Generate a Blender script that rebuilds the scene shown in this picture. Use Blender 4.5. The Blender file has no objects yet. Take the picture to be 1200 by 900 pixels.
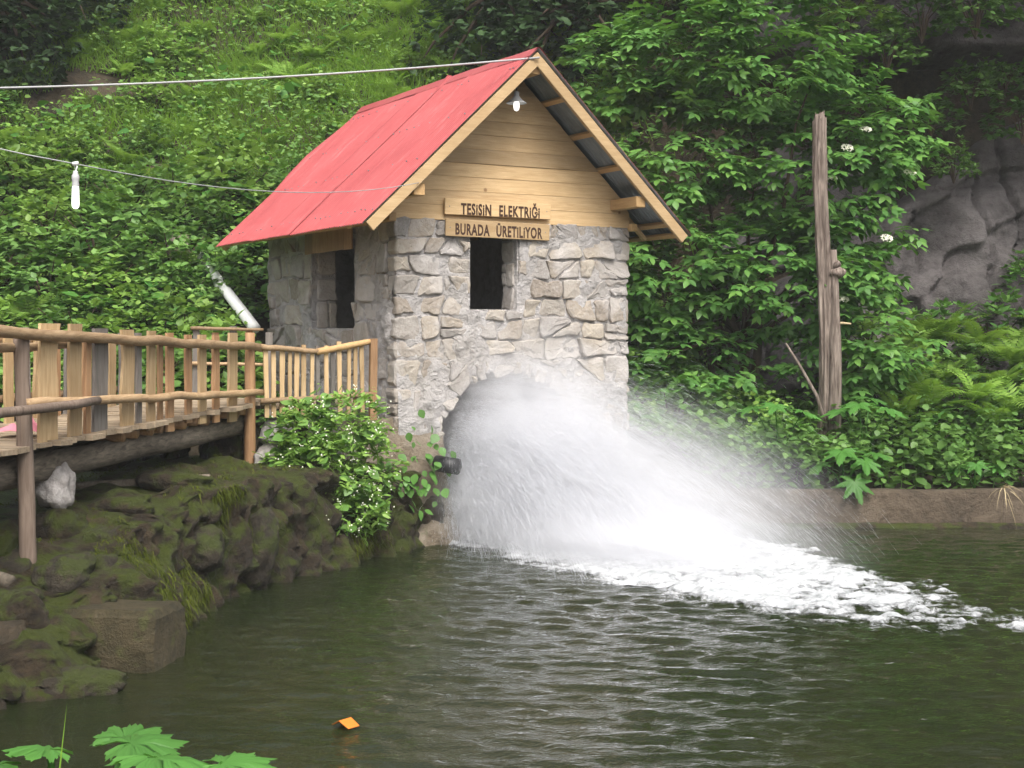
import bpy, bmesh, math, random
import numpy as np
from mathutils import Vector, Matrix, noise as mnoise

SC = bpy.context.scene
COL = SC.collection
rnd = random.Random(7)
R = math.radians

# ------------------------------------------------------------------ camera
cam_d = bpy.data.cameras.new('camera')
cam = bpy.data.objects.new('camera', cam_d); COL.objects.link(cam)
cam.location = (0, 0, 2.6); cam.rotation_euler = (R(90), 0, 0)
cam_d.sensor_width = 36; cam_d.lens = 49.5; cam_d.shift_y = -0.05
cam_d.clip_end = 500; cam_d.clip_start = 0.05
SC.camera = cam
# ------------------------------------------------------------------ sky, sun, exposure (overcast day)
SUN_EL, SUN_AZ = 54, 165          # elevation, compass-like azimuth the light comes from (deg, 180 = behind camera)
w = bpy.data.worlds.new('World'); SC.world = w; w.use_nodes = True
wn = w.node_tree; wn.nodes.clear()
sky = wn.nodes.new('ShaderNodeTexSky'); sky.sky_type = 'NISHITA'; sky.sun_disc = False
sky.sun_elevation = R(SUN_EL); sky.sun_rotation = R(SUN_AZ); sky.air_density = 1.0; sky.dust_density = 6.0; sky.ozone_density = 1.0
hs = wn.nodes.new('ShaderNodeHueSaturation'); hs.inputs['Saturation'].default_value = 0.30
bg = wn.nodes.new('ShaderNodeBackground'); bg.inputs['Strength'].default_value = 0.15
wo = wn.nodes.new('ShaderNodeOutputWorld')
wn.links.new(sky.outputs[0], hs.inputs['Color']); wn.links.new(hs.outputs[0], bg.inputs['Color']); wn.links.new(bg.outputs[0], wo.inputs[0])
sun_d = bpy.data.lights.new('sun', 'SUN'); sun_d.energy = 1.5; sun_d.angle = R(30); sun_d.color = (1, 0.96, 0.9)
sun = bpy.data.objects.new('sun', sun_d); COL.objects.link(sun)
az = R(SUN_AZ); el = R(SUN_EL)
sdir = Vector((math.sin(az) * math.cos(el), math.cos(az) * math.cos(el), math.sin(el)))   # towards the sun
sun.rotation_euler = sdir.to_track_quat('Z', 'Y').to_euler()
sun.location = (0, 0, 30)
SC.view_settings.view_transform = 'Standard'; SC.view_settings.look = 'None'
SC.view_settings.gamma = 1.0; SC.view_settings.exposure = 0.95
SC.render.engine = 'CYCLES'
cy = SC.cycles
cy.use_denoising = True; cy.max_bounces = 8; cy.diffuse_bounces = 4; cy.glossy_bounces = 3; cy.transmission_bounces = 4
cy.transparent_max_bounces = 16; cy.volume_bounces = 4; cy.caustics_reflective = False; cy.caustics_refractive = False
cy.sample_clamp_indirect = 6; cy.volume_step_rate = 1.0; cy.volume_max_steps = 128

# ------------------------------------------------------------------ small tools
def tag(o, label=None, cat=None, group=None, kind=None):
    if label: o['label'] = label
    if cat: o['category'] = cat
    if group: o['group'] = group
    if kind: o['kind'] = kind
    return o

def empty(name, loc=(0, 0, 0), rz=0):
    o = bpy.data.objects.new(name, None); COL.objects.link(o)
    o.location = loc; o.rotation_euler = (0, 0, rz); o.empty_display_size = 0.2
    return o

def link(name, me, parent=None, loc=None):
    o = bpy.data.objects.new(name, me); COL.objects.link(o)
    if parent: o.parent = parent
    if loc is not None: o.location = loc
    return o

def mesh_np(name, V, F, mats, smooth=False, mi=None):
    """V (n,3), F list/array of equal sized faces, or list of such arrays"""
    me = bpy.data.meshes.new(name)
    V = np.asarray(V, dtype=np.float32).reshape(-1, 3)
    Fs = F if isinstance(F, list) and len(F) and isinstance(F[0], np.ndarray) and F[0].ndim == 2 else [np.asarray(F, dtype=np.int32)]
    loops = np.concatenate([f.ravel() for f in Fs]).astype(np.int32)
    tot = np.concatenate([np.full(len(f), f.shape[1], dtype=np.int32) for f in Fs])
    st = np.concatenate([[0], np.cumsum(tot)[:-1]]).astype(np.int32)
    me.vertices.add(len(V)); me.vertices.foreach_set('co', V.ravel())
    me.loops.add(len(loops)); me.loops.foreach_set('vertex_index', loops)
    me.polygons.add(len(tot)); me.polygons.foreach_set('loop_start', st); me.polygons.foreach_set('loop_total', tot)
    if smooth: me.polygons.foreach_set('use_smooth', np.ones(len(tot), dtype=bool))
    for m in (mats if isinstance(mats, (list, tuple)) else [mats]): me.materials.append(m)
    if mi is not None: me.polygons.foreach_set('material_index', np.asarray(mi, dtype=np.int32))
    me.update(calc_edges=True); me.validate()
    return me

def bm_mesh(name, bm, mats, smooth=False):
    me = bpy.data.meshes.new(name)
    bmesh.ops.recalc_face_normals(bm, faces=bm.faces)
    bm.to_mesh(me); bm.free()
    for m in (mats if isinstance(mats, (list, tuple)) else [mats]): me.materials.append(m)
    if smooth:
        for p in me.polygons: p.use_smooth = True
    return me

def add_box(bm, lo, hi, jit=0.0, bev=0.0, mat=None):
    vs = []
    for x in (lo[0], hi[0]):
        for y in (lo[1], hi[1]):
            for z in (lo[2], hi[2]):
                p = Vector((x + rnd.uniform(-jit, jit), y + rnd.uniform(-jit, jit), z + rnd.uniform(-jit, jit)))
                if mat is not None: p = mat @ p
                vs.append(bm.verts.new(p))
    fs = [bm.faces.new([vs[i] for i in q]) for q in ((0, 1, 3, 2), (4, 6, 7, 5), (0, 4, 5, 1), (2, 3, 7, 6), (0, 2, 6, 4), (1, 5, 7, 3))]
    if bev:
        es = list({e for f in fs for e in f.edges})
        bmesh.ops.bevel(bm, geom=es, offset=bev, segments=1, affect='EDGES', profile=0.6)

def add_tube(bm, pts, rad, n=10, wob=0.0, caps=True, seed=0.0):
    """tube along points; rad scalar or list; wob = radial irregularity"""
    pts = [Vector(p) for p in pts]
    rings = []
    up = Vector((0, 0, 1))
    for i, p in enumerate(pts):
        d = (pts[min(i + 1, len(pts) - 1)] - pts[max(i - 1, 0)]).normalized()
        a = d.cross(up)
        if a.length < 0.05: a = d.cross(Vector((1, 0, 0)))
        a.normalize(); b = d.cross(a).normalized()
        r = rad[i] if isinstance(rad, (list, tuple)) else rad
        ring = []
        for k in range(n):
            an = 2 * math.pi * k / n
            rr = r
            if wob: rr *= 1 + wob * mnoise.noise(Vector((math.cos(an) * 1.3 + seed, math.sin(an) * 1.3, i * 0.9 + seed * 3)))
            ring.append(bm.verts.new(p + (a * math.cos(an) + b * math.sin(an)) * rr))
        rings.append(ring)
    for i in range(len(rings) - 1):
        for k in range(n):
            bm.faces.new((rings[i][k], rings[i][(k + 1) % n], rings[i + 1][(k + 1) % n], rings[i + 1][k]))
    if caps:
        bm.faces.new(rings[0][::-1]); bm.faces.new(rings[-1])

def poly_pts(a, b, n, sag=0.0, wob=0.0, seed=0.0):
    a = Vector(a); b = Vector(b); out = []
    for i in range(n + 1):
        k = i / n
        p = a.lerp(b, k)
        p.z -= sag * 4 * k * (1 - k)
        if wob: p += Vector((mnoise.noise(Vector((i * .55 + seed, 1, 0))), mnoise.noise(Vector((i * .55 + seed, 5, 0))), mnoise.noise(Vector((i * .55 + seed, 9, 0))))) * wob
        out.append(p)
    return out

# vectorised value noise
def _h(i, j, k):
    n = (i * 374761393 + j * 668265263 + k * 2147483647 * 3 + k * 1274126177) & 0xffffffff
    n = ((n ^ (n >> 13)) * 1274126177) & 0xffffffff
    n = n ^ (n >> 16)
    return (n & 0xffff) / 65535.0
def vnoise(x, y, z):
    x = np.asarray(x, float); y = np.asarray(y, float) + 0 * x; z = np.asarray(z, float) + 0 * x
    xi = np.floor(x).astype(np.int64); yi = np.floor(y).astype(np.int64); zi = np.floor(z).astype(np.int64)
    fx = x - xi; fy = y - yi; fz = z - zi
    fx = fx * fx * (3 - 2 * fx); fy = fy * fy * (3 - 2 * fy); fz = fz * fz * (3 - 2 * fz)
    r = 0
    for a in (0, 1):
        for b in (0, 1):
            for c in (0, 1):
                wgt = (fx if a else 1 - fx) * (fy if b else 1 - fy) * (fz if c else 1 - fz)
                r = r + wgt * _h(xi + a, yi + b, zi + c)
    return r * 2 - 1
def fbm(x, y, z, o=4):
    s = 0; a = 1.0; f = 1.0
    for i in range(o):
        s = s + a * vnoise(x * f + i * 17.3, y * f + i * 5.1, z * f + i * 9.7); a *= .5; f *= 2.03
    return s

# ------------------------------------------------------------------ materials
class NT:
    def __init__(s, name):
        s.m = bpy.data.materials.new(name); s.m.use_nodes = True
        s.t = s.m.node_tree; s.t.nodes.clear()
        s.out = s.n('ShaderNodeOutputMaterial')
    def n(s, typ, **kw):
        nd = s.t.nodes.new(typ)
        for k, v in kw.items(): setattr(nd, k, v)
        return nd
    def l(s, a, b): s.t.links.new(a, b)
    def coord(s, kind='Object', scale=(1, 1, 1), rot=(0, 0, 0)):
        tc = s.n('ShaderNodeTexCoord'); mp = s.n('ShaderNodeMapping')
        mp.inputs['Scale'].default_value = scale; mp.inputs['Rotation'].default_value = rot
        s.l(tc.outputs[kind], mp.inputs[0]); return mp.outputs[0]
    def noise(s, vec, scale, detail=5, rough=.55, dist=0.0):
        nd = s.n('ShaderNodeTexNoise'); nd.inputs['Scale'].default_value = scale; nd.inputs['Detail'].default_value = detail
        nd.inputs['Roughness'].default_value = rough; nd.inputs['Distortion'].default_value = dist
        if vec is not None: s.l(vec, nd.inputs['Vector'])
        return nd.outputs[0]
    def ramp(s, fac, stops, interp='LINEAR'):
        r = s.n('ShaderNodeValToRGB'); cr = r.color_ramp; cr.interpolation = interp
        while len(cr.elements) < len(stops): cr.elements.new(0.5)
        for e, (p, c) in zip(cr.elements, stops):
            e.position = p; e.color = (c[0], c[1], c[2], 1) if not isinstance(c, (int, float)) else (c, c, c, 1)
        s.l(fac, r.inputs[0]); return r.outputs[0]
    def mix(s, fac, a, b, mode='MIX'):
        m = s.n('ShaderNodeMix'); m.data_type = 'RGBA'; m.blend_type = mode
        for v, i in ((fac, 0), (a, 6), (b, 7)):
            if isinstance(v, (int, float)): m.inputs[i].default_value = v
            elif isinstance(v, tuple): m.inputs[i].default_value = (v[0], v[1], v[2], 1)
            else: s.l(v, m.inputs[i])
        return m.outputs[2]
    def math(s, op, a, b=None, clamp=False):
        m = s.n('ShaderNodeMath', operation=op, use_clamp=clamp)
        for v, i in ((a, 0), (b, 1)):
            if v is None: continue
            if isinstance(v, (int, float)): m.inputs[i].default_value = v
            else: s.l(v, m.inputs[i])
        return m.outputs[0]
    def bump(s, h, strength=.5, dist=.02):
        b = s.n('ShaderNodeBump'); b.inputs['Strength'].default_value = strength; b.inputs['Distance'].default_value = dist
        s.l(h, b.inputs['Height']); return b.outputs[0]
    def bsdf(s, col, rough=.8, normal=None, spec=.3, **kw):
        p = s.n('ShaderNodeBsdfPrincipled')
        if isinstance(col, tuple): p.inputs['Base Color'].default_value = (*col, 1)
        else: s.l(col, p.inputs['Base Color'])
        if isinstance(rough, (int, float)): p.inputs['Roughness'].default_value = rough
        else: s.l(rough, p.inputs['Roughness'])
        p.inputs['Specular IOR Level'].default_value = spec
        if normal is not None: s.l(normal, p.inputs['Normal'])
        for k, v in kw.items(): p.inputs[k].default_value = v
        return p
    def done(s, sh): s.l(sh.outputs[0] if hasattr(sh, 'outputs') else sh, s.out.inputs['Surface']); return s.m
    def island(s): return s.n('ShaderNodeNewGeometry').outputs['Random Per Island']
    def objrand(s): return s.n('ShaderNodeObjectInfo').outputs['Random']

def leaf_mat(name, dark, mid, light, trans=.35, rough=.45, spec=.35):
    t = NT(name)
    r = t.island(); o = t.objrand()
    c = t.ramp(r, [(0, dark), (.5, mid), (1, light)])
    nz = t.noise(t.coord('Object'), 0.9, 2)
    c = t.mix(t.ramp(nz, [(.35, 0.0), (.7, .45)]), c, light)
    hsn = t.n('ShaderNodeHueSaturation'); t.l(c, hsn.inputs['Color'])
    t.l(t.math('MULTIPLY_ADD', o, .5), hsn.inputs['Value']); hsn.inputs['Value'].links[0].from_node.inputs[2].default_value = .75
    bs = t.bsdf(hsn.outputs[0], rough, None, spec)
    tr = t.n('ShaderNodeBsdfTranslucent')
    t.l(t.mix(.5, hsn.outputs[0], (light[0] * 1.2, light[1] * 1.25, light[2] * .6)), tr.inputs[0])
    mx = t.n('ShaderNodeMixShader'); mx.inputs[0].default_value = trans
    t.l(bs.outputs[0], mx.inputs[1]); t.l(tr.outputs[0], mx.inputs[2])
    return t.done(mx)

M = {}
M['leaf_bright'] = leaf_mat('leaf_bright', (.09, .19, .03), (.155, .285, .048), (.24, .37, .085))
M['leaf_mid'] = leaf_mat('leaf_mid', (.058, .14, .028), (.10, .205, .044), (.16, .285, .07))
M['leaf_elder'] = leaf_mat('leaf_elder', (.046, .13, .028), (.08, .20, .042), (.135, .27, .052), .32, .45, .4)
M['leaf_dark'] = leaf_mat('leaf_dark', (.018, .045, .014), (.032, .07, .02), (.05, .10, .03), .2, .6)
M['leaf_fern'] = leaf_mat('leaf_fern', (.10, .20, .028), (.15, .275, .04), (.22, .35, .065), .4, .6, .2)
M['leaf_hog'] = leaf_mat('leaf_hog', (.05, .16, .03), (.075, .205, .035), (.105, .25, .045), .35, .5)
M['grass'] = leaf_mat('grass_green', (.10, .21, .025), (.16, .30, .035), (.24, .38, .06), .4, .6, .2)
M['moss_hair'] = leaf_mat('moss_hair', (.026, .038, .006), (.058, .075, .011), (.11, .13, .02), .2, .9, .1)

def mat_plain(name, col, rough=.6, spec=.3, var=.25, scale=6, bumps=.2, dist=.01, **kw):
    t = NT(name); v = t.coord('Object')
    n = t.noise(v, scale, 6)
    c = t.mix(t.ramp(n, [(.3, 0.0), (.75, 1.0)]), tuple(x * (1 - var) for x in col), tuple(min(1, x * (1 + var)) for x in col))
    nb = t.bump(t.noise(v, scale * 5, 5), bumps, dist) if bumps else None
    return t.done(t.bsdf(c, rough, nb, spec, **kw))

def mat_stone(name, tones, moss=False):
    t = NT(name); v = t.coord('Object')
    o = t.objrand()
    c = t.ramp(o, [(i / (len(tones) - 1), x) for i, x in enumerate(tones)])
    n1 = t.noise(v, 5, 7, .6, .3); n2 = t.noise(v, 26, 6, .65); n3 = t.noise(v, 1.6, 4)
    c = t.mix(t.ramp(n1, [(.35, 0.0), (.7, .55)]), c, (.19, .16, .135))
    c = t.mix(t.ramp(n2, [(.45, 0.0), (.75, .5)]), c, (.46, .43, .395))
    c = t.mix(t.ramp(n3, [(.50, 0.0), (.62, .65)]), c, (.46, .43, .41))       # mortar smears
    h = t.math('ADD', n2, t.math('MULTIPLY', n1, 1.5))
    return t.done(t.bsdf(c, .9, t.bump(h, .7, .03), .2))
M['stone'] = mat_stone('field_stone', [(.22, .185, .15), (.37, .32, .26), (.28, .265, .255), (.43, .375, .30), (.32, .30, .285), (.39, .345, .285)])
t = NT('mortar'); v = t.coord('Object')
n1 = t.noise(v, 7, 8, .65, .5); n2 = t.noise(v, 30, 6, .7); n3 = t.noise(v, 1.1, 3)
c = t.ramp(n1, [(.3, (.38, .355, .335)), (.52, (.53, .50, .485)), (.75, (.64, .615, .61))])
c = t.mix(t.ramp(n3, [(.45, 0.0), (.72, .5)]), c, (.35, .315, .27))
M['mortar'] = t.done(t.bsdf(c, .95, t.bump(t.math('ADD', n2, t.math('MULTIPLY', n1, 3)), 1.0, .05), .15))

def mat_wood(name, a, b, axis='x', knots=True, rough=.65, obj=True):
    t = NT(name)
    sc = {'x': (1.2, 14, 14), 'y': (14, 1.2, 14), 'z': (14, 14, 1.2)}[axis]
    tc = t.n('ShaderNodeTexCoord'); oi = t.n('ShaderNodeObjectInfo')
    add = t.n('ShaderNodeVectorMath', operation='ADD'); mul = t.n('ShaderNodeVectorMath', operation='SCALE')
    comb = t.n('ShaderNodeCombineXYZ')
    for i in range(3): t.l(oi.outputs['Random'], comb.inputs[i])
    t.l(comb.outputs[0], mul.inputs[0]); mul.inputs['Scale'].default_value = 37.0
    t.l(tc.outputs['Object'], add.inputs[0]); t.l(mul.outputs[0], add.inputs[1])
    mp = t.n('ShaderNodeMapping'); mp.inputs['Scale'].default_value = sc; t.l(add.outputs[0], mp.inputs[0])
    g = t.noise(mp.outputs[0], 2.2, 6, .6, .8)
    big = t.noise(add.outputs[0], 1.8, 3)
    c = t.mix(t.ramp(g, [(.3, 0.0), (.7, 1.0)]), a, b)
    c = t.mix(t.ramp(big, [(.4, 0.0), (.75, .5)]), c, tuple(x * .8 for x in a))
    if knots:
        vo = t.n('ShaderNodeTexVoronoi'); vo.inputs['Scale'].default_value = 2.6; t.l(add.outputs[0], vo.inputs['Vector'])
        c = t.mix(t.ramp(vo.outputs['Distance'], [(.04, .75), (.085, 0.0)]), c, (.17, .08, .03))
    hsn = t.n('ShaderNodeHueSaturation'); t.l(c, hsn.inputs['Color'])
    mr = t.n('ShaderNodeMapRange'); mr.inputs[3].default_value = .66; mr.inputs[4].default_value = 1.12
    t.l(oi.outputs['Random'], mr.inputs[0]); t.l(mr.outputs[0], hsn.inputs['Value'])
    return t.done(t.bsdf(hsn.outputs[0], rough, t.bump(g, .25, .01), .3))
M['pine_x'] = mat_wood('pine_boards', (.47, .31, .15), (.63, .45, .25), 'x')
M['pine_y'] = mat_wood('pine_beams', (.45, .27, .115), (.60, .40, .19), 'y', False)
M['pine_z'] = mat_wood('pine_upright', (.38, .25, .12), (.56, .41, .235), 'z', False)
M['peeled'] = mat_wood('peeled_pole', (.24, .15, .075), (.44, .31, .18), 'y', False)
M['peeled_z'] = mat_wood('peeled_post', (.28, .15, .07), (.45, .275, .145), 'z', False)
M['grey_wood'] = mat_wood('weathered_wood', (.13, .115, .10), (.24, .215, .19), 'z', False, .85)
M['brown_log'] = mat_wood('brown_log', (.13, .092, .068), (.27, .205, .16), 'z', False, .9)
M['bark'] = mat_wood('bark_log', (.06, .05, .038), (.20, .165, .125), 'y', False, .95)
M['dead_wood'] = mat_wood('dead_trunk_wood', (.06, .04, .03), (.44, .36, .30), 'z', False, .9)
M['deck_wood'] = mat_wood('weathered_deck', (.26, .195, .125), (.42, .33, .23), 'x', False, .85)
M['twig'] = mat_plain('twig_bark', (.07, .05, .035), .9, .2)

t = NT('red_roof_paint'); v = t.coord('Object')
n1 = t.noise(v, 1.3, 5); n2 = t.noise(v, 14, 7, .65)
c = t.mix(t.ramp(n1, [(.3, 0.0), (.7, 1.0)]), (.335, .062, .064), (.40, .086, .086))
c = t.mix(t.ramp(n2, [(.55, 0.0), (.8, .35)]), c, (.52, .17, .155))
c = t.mix(t.ramp(t.noise(v, 5, 8, .7), [(.62, 0.0), (.72, .35)]), c, (.33, .045, .045))
st2 = t.noise(t.coord('Object', (.7, 16, .7)), 1.0, 6, .65, .3)
c = t.mix(t.ramp(st2, [(.42, 0.0), (.75, .55)]), c, (.30, .05, .052))
c = t.mix(t.ramp(t.noise(t.coord('Object', (1.2, 7, 1.2)), 1.6, 6, .7), [(.56, 0.0), (.74, .5)]), c, (.50, .19, .18))
M['roof_red'] = t.done(t.bsdf(c, .5, t.bump(n2, .06, .01), .35))
M['zinc'] = mat_plain('galvanised_underside', (.16, .18, .19), .45, .5, .2, 5, .1, Metallic=.6)
M['white_paint'] = mat_plain('white_plastic', (.78, .78, .76), .35, .5, .05, 8, 0)
M['black_rubber'] = mat_plain('black_rubber', (.015, .015, .017), .5, .4, .3, 8, .1)
M['letters'] = mat_plain('letter_paint', (.055, .028, .018), .7, .2, .3, 20, 0)
M['orange_paper'] = mat_plain('orange_card', (.60, .165, .02), .6, .3, .08, 8, 0)
M['pink_cloth'] = mat_plain('pink_cloth', (.62, .22, .27), .9, .1, .12, 8, .2)
M['cable'] = mat_plain('cable_sheath', (.36, .36, .36), .5, .4, .1, 3, 0)
M['rock_pale'] = mat_stone('pale_boulder', [(.20, .185, .175), (.27, .255, .245)])
M['flower'] = mat_plain('flower_white', (.74, .73, .60), .7, .2, .06, 5, 0)
M['straw'] = mat_plain('dry_straw', (.42, .34, .20), .8, .2, .2, 5, 0)
t = NT('lit_bulb'); e = t.n('ShaderNodeEmission'); e.inputs[0].default_value = (1, 1, .96, 1); e.inputs[1].default_value = 1.5; M['bulb'] = t.done(e)

def mat_rock(name, lo, mid, hi, sc=1.0, moss=0.0, mosscol=(.055, .085, .018), wet=.75, seam=True):
    t = NT(name); v = t.coord('Object')
    n1 = t.noise(v, 1.1 * sc, 8, .62, .6); n2 = t.noise(v, 9 * sc, 8, .68)
    c = t.ramp(n1, [(.3, lo), (.5, mid), (.72, hi)])
    c = t.mix(t.ramp(n2, [(.42, 0.0), (.8, .6)]), c, hi)
    c = t.mix(t.ramp(n2, [(.25, .6), (.45, 0.0)]), c, lo)
    if moss:
        gn = t.n('ShaderNodeNewGeometry'); sx = t.n('ShaderNodeSeparateXYZ'); t.l(gn.outputs['Normal'], sx.inputs[0])
        mn = t.noise(v, 1.7 * sc, 6, .65)
        f = t.math('ADD', t.math('MULTIPLY', sx.outputs[2], .05), mn)
        c = t.mix(t.ramp(f, [(.84 - moss * .4, 0.0), (.95 - moss * .4, 1.0)]), c, t.mix(n2, mosscol, tuple(x * 2.1 for x in mosscol)))
    h = t.math('ADD', t.math('MULTIPLY', n1, 2.5), t.math('ADD', n2, t.math('MULTIPLY', t.noise(v, 38 * sc, 4, .7), .5)))
    return t.done(t.bsdf(c, wet, t.bump(h, 1.0, .06), .35))
M['bank'] = mat_rock('mossy_bank_rock', (.009, .007, .0045), (.029, .021, .013), (.095, .068, .039), 2.4, .90, (.034, .043, .007), .45)
M['mossrock'] = mat_rock('mossy_boulder_rock', (.012, .010, .007), (.036, .028, .018), (.095, .075, .05), 2.6, .92, (.034, .043, .007))
M['footing'] = mat_rock('rough_footing', (.10, .075, .05), (.23, .18, .125), (.36, .31, .25), 1.8, .45)
M['cliff'] = mat_rock('dark_cliff_rock', (.030, .026, .025), (.105, .092, .090), (.20, .18, .175), .8, .22, (.03, .035, .012))
M['soil'] = mat_rock('hill_soil', (.014, .011, .007), (.038, .030, .018), (.11, .078, .048), .9, .45, (.022, .032, .009), .95)
M['concrete'] = mat_rock('stained_concrete', (.04, .030, .019), (.085, .062, .040), (.15, .115, .08), 1.6, .40, (.06, .06, .02))
M['block'] = mat_rock('algae_concrete_block', (.028, .024, .010), (.062, .050, .022), (.12, .092, .048), 2.2, .62, (.06, .065, .018))
M['bed'] = mat_rock('pond_bed_silt', (.02, .022, .008), (.055, .055, .02), (.15, .105, .05), .8, .1, (.04, .05, .015))

# ================================================================== SETTING
A0 = np.array([-1.60, 17.28]); ROT = R(30)          # front left corner of the cabin and its heading
CW, CD = 3.68, 4.55
TL = .20                                             # the side wall stands this far in from the plate corner                                  # cabin width and depth
def to_local(x, y):
    dx = x - A0[0]; dy = y - A0[1]
    return dx * math.cos(ROT) + dy * math.sin(ROT), -dx * math.sin(ROT) + dy * math.cos(ROT)
def to_world(t, s): return (A0[0] + t * math.cos(ROT) - s * math.sin(ROT), A0[1] + t * math.sin(ROT) + s * math.cos(ROT))

SHORE_Y = np.array([4.0, 8.0, 9.9, 10.4, 11.0, 12.3, 13.6, 14.8, 16.2, 17.0, 17.7])
SHORE_X = np.array([-4.9, -4.3, -3.65, -3.35, -3.3, -3.02, -2.75, -2.45, -1.78, -1.30, -0.85])
def smooth(a, b, x):
    k = np.clip((x - a) / (b - a), 0, 1); return k * k * (3 - 2 * k)
def ground(x, y):
    x = np.asarray(x, float); y = np.asarray(y, float)
    nz = fbm(x * .35, y * .35, 0 * x, 4)
    d = y - 18.7 + .12 * np.clip(-x - 3, 0, 10)
    hl = .85 + .56 * np.clip(d, 0, None) + .011 * np.clip(d, 0, 30) ** 2 * smooth(0, 4, d) - .030 * np.clip(d - 15, 0, 40) ** 2 + .28 * nz * smooth(0, 3, d)
    hl = np.maximum(hl, np.where(d > 24, 13.0, -9))
    hr = .42 + .16 * np.clip(y - 19.2, 0, 6) + .1 * nz + smooth(25.6, 27.2, y) * 8.3 + .35 * np.clip(y - 27, 0, 30)
    k = smooth(.8, 3.6, x)
    h = hl * (1 - k) + hr * k
    # pond
    sx = np.interp(y, SHORE_Y, SHORE_X)
    pond = (x > sx - .25) & (y < 19.05) & (y > 4.2)
    h = np.where(pond, -.85 + .12 * nz, h)
    h = np.where((y <= 18.2) & ~pond & (y > 4.2), np.minimum(h, .42 + .1 * nz), h)
    h = np.where(y <= 4.2, 1.0 + .06 * nz, h)
    lt, ls = to_local(x, y)
    inside = (lt > .12) & (lt < CW - .12) & (ls > -.1) & (ls < CD - .12)
    h = np.where(inside, -.6, h)
    return h
gx = np.concatenate([np.arange(-60, -14, 2.0), np.arange(-14, 14.01, .22), np.arange(16, 61, 2.0)])
gy = np.concatenate([np.arange(-30, 4, 2.0), np.arange(4.0, 36, .22), np.arange(36, 90, 2.5)])
GX, GY = np.meshgrid(gx, gy); GZ = ground(GX, GY)
nx, ny = len(gx), len(gy)
ii = np.arange(nx * ny).reshape(ny, nx)
Fq = np.stack([ii[:-1, :-1], ii[:-1, 1:], ii[1:, 1:], ii[1:, :-1]], -1).reshape(-1, 4)
o = link('hillside_ground', mesh_np('hillside_ground', np.stack([GX, GY, GZ], -1).reshape(-1, 3), Fq, M['soil'], True)); tag(o, kind='structure')

# ---- pond bed patch
t = NT('pond_water_surface')
v = t.coord('Object')
nb = t.noise(t.coord('Object', (1.0, 1.7, 1)), 9, 4, .55, .4); nb2 = t.noise(v, 30, 3, .5)
bmp = t.bump(t.math('ADD', nb, t.math('MULTIPLY', nb2, .25)), .28, .05)
body = t.n('ShaderNodeBsdfDiffuse')
t.l(t.ramp(t.noise(v, .5, 4, .6, .5), [(.35, (.022, .034, .012)), (.7, (.040, .046, .019))]), body.inputs[0])
trn = t.n('ShaderNodeBsdfTransparent'); trn.inputs[0].default_value = (.48, .50, .24, 1)
mb = t.n('ShaderNodeMixShader'); mb.inputs[0].default_value = .42
t.l(trn.outputs[0], mb.inputs[1]); t.l(body.outputs[0], mb.inputs[2])
gl = t.n('ShaderNodeBsdfGlossy'); gl.inputs['Roughness'].default_value = .04; gl.inputs['Color'].default_value = (1, 1, 1, 1); t.l(bmp, gl.inputs['Normal'])
fr = t.n('ShaderNodeFresnel'); fr.inputs['IOR'].default_value = 1.333; t.l(bmp, fr.inputs['Normal'])
mg = t.n('ShaderNodeMixShader'); t.l(fr.outputs[0], mg.inputs[0]); t.l(mb.outputs[0], mg.inputs[1]); t.l(gl.outputs[0], mg.inputs[2])
M['water'] = t.done(mg)
wx = np.arange(-6.2, 9.01, .052); wy = np.arange(4.1, 19.3, .052)
WX, WY = np.meshgrid(wx, wy)
def wave_z(X, Y):
    Z = np.zeros_like(X); rs = np.random.RandomState(5)
    cx, cyy = 1.6, 15.2                               # where the jet hits the pond
    dist = np.hypot(X - cx, Y - cyy)
    amp_env = 1.15 * np.exp(-dist / 10.0) + .15
    amp_env *= .45 + .55 * smooth(-3.4, -.8, X)
    for k in range(46):
        lam = .14 * (3.0 ** rs.rand()); ang = rs.normal(0, .42)
        # waves run out from the impact: mainly towards the viewer and to the left
        dx, dy = math.sin(-.35 + ang), -math.cos(-.35 + ang)
        kk = 2 * math.pi / lam; a = .0040 * (lam / .4) ** .85 * rs.uniform(.5, 1.3)
        warp = .25 * vnoise(X * .6 + k, Y * .6, 0 * X)
        ph = kk * (dx * X + dy * Y + warp) + rs.uniform(0, 6.28)
        pat = .35 + .65 * np.clip(.5 + vnoise(X * .35 + 3.1 * k, Y * .5 + 1.7 * k, 0 * X), 0, 1.2)
        Z += a * pat * (np.sin(ph) + .22 * np.sin(2 * ph + .6))
    return Z * amp_env
WZ = wave_z(WX, WY)
nxw, nyw = len(wx), len(wy); ii = np.arange(nxw * nyw).reshape(nyw, nxw)
Fw = np.stack([ii[:-1, :-1], ii[:-1, 1:], ii[1:, 1:], ii[1:, :-1]], -1).reshape(-1, 4)
o = link('pond_water', mesh_np('pond_water', np.stack([WX, WY, WZ], -1).reshape(-1, 3), Fw, M['water'], True)); tag(o, kind='structure')

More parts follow.
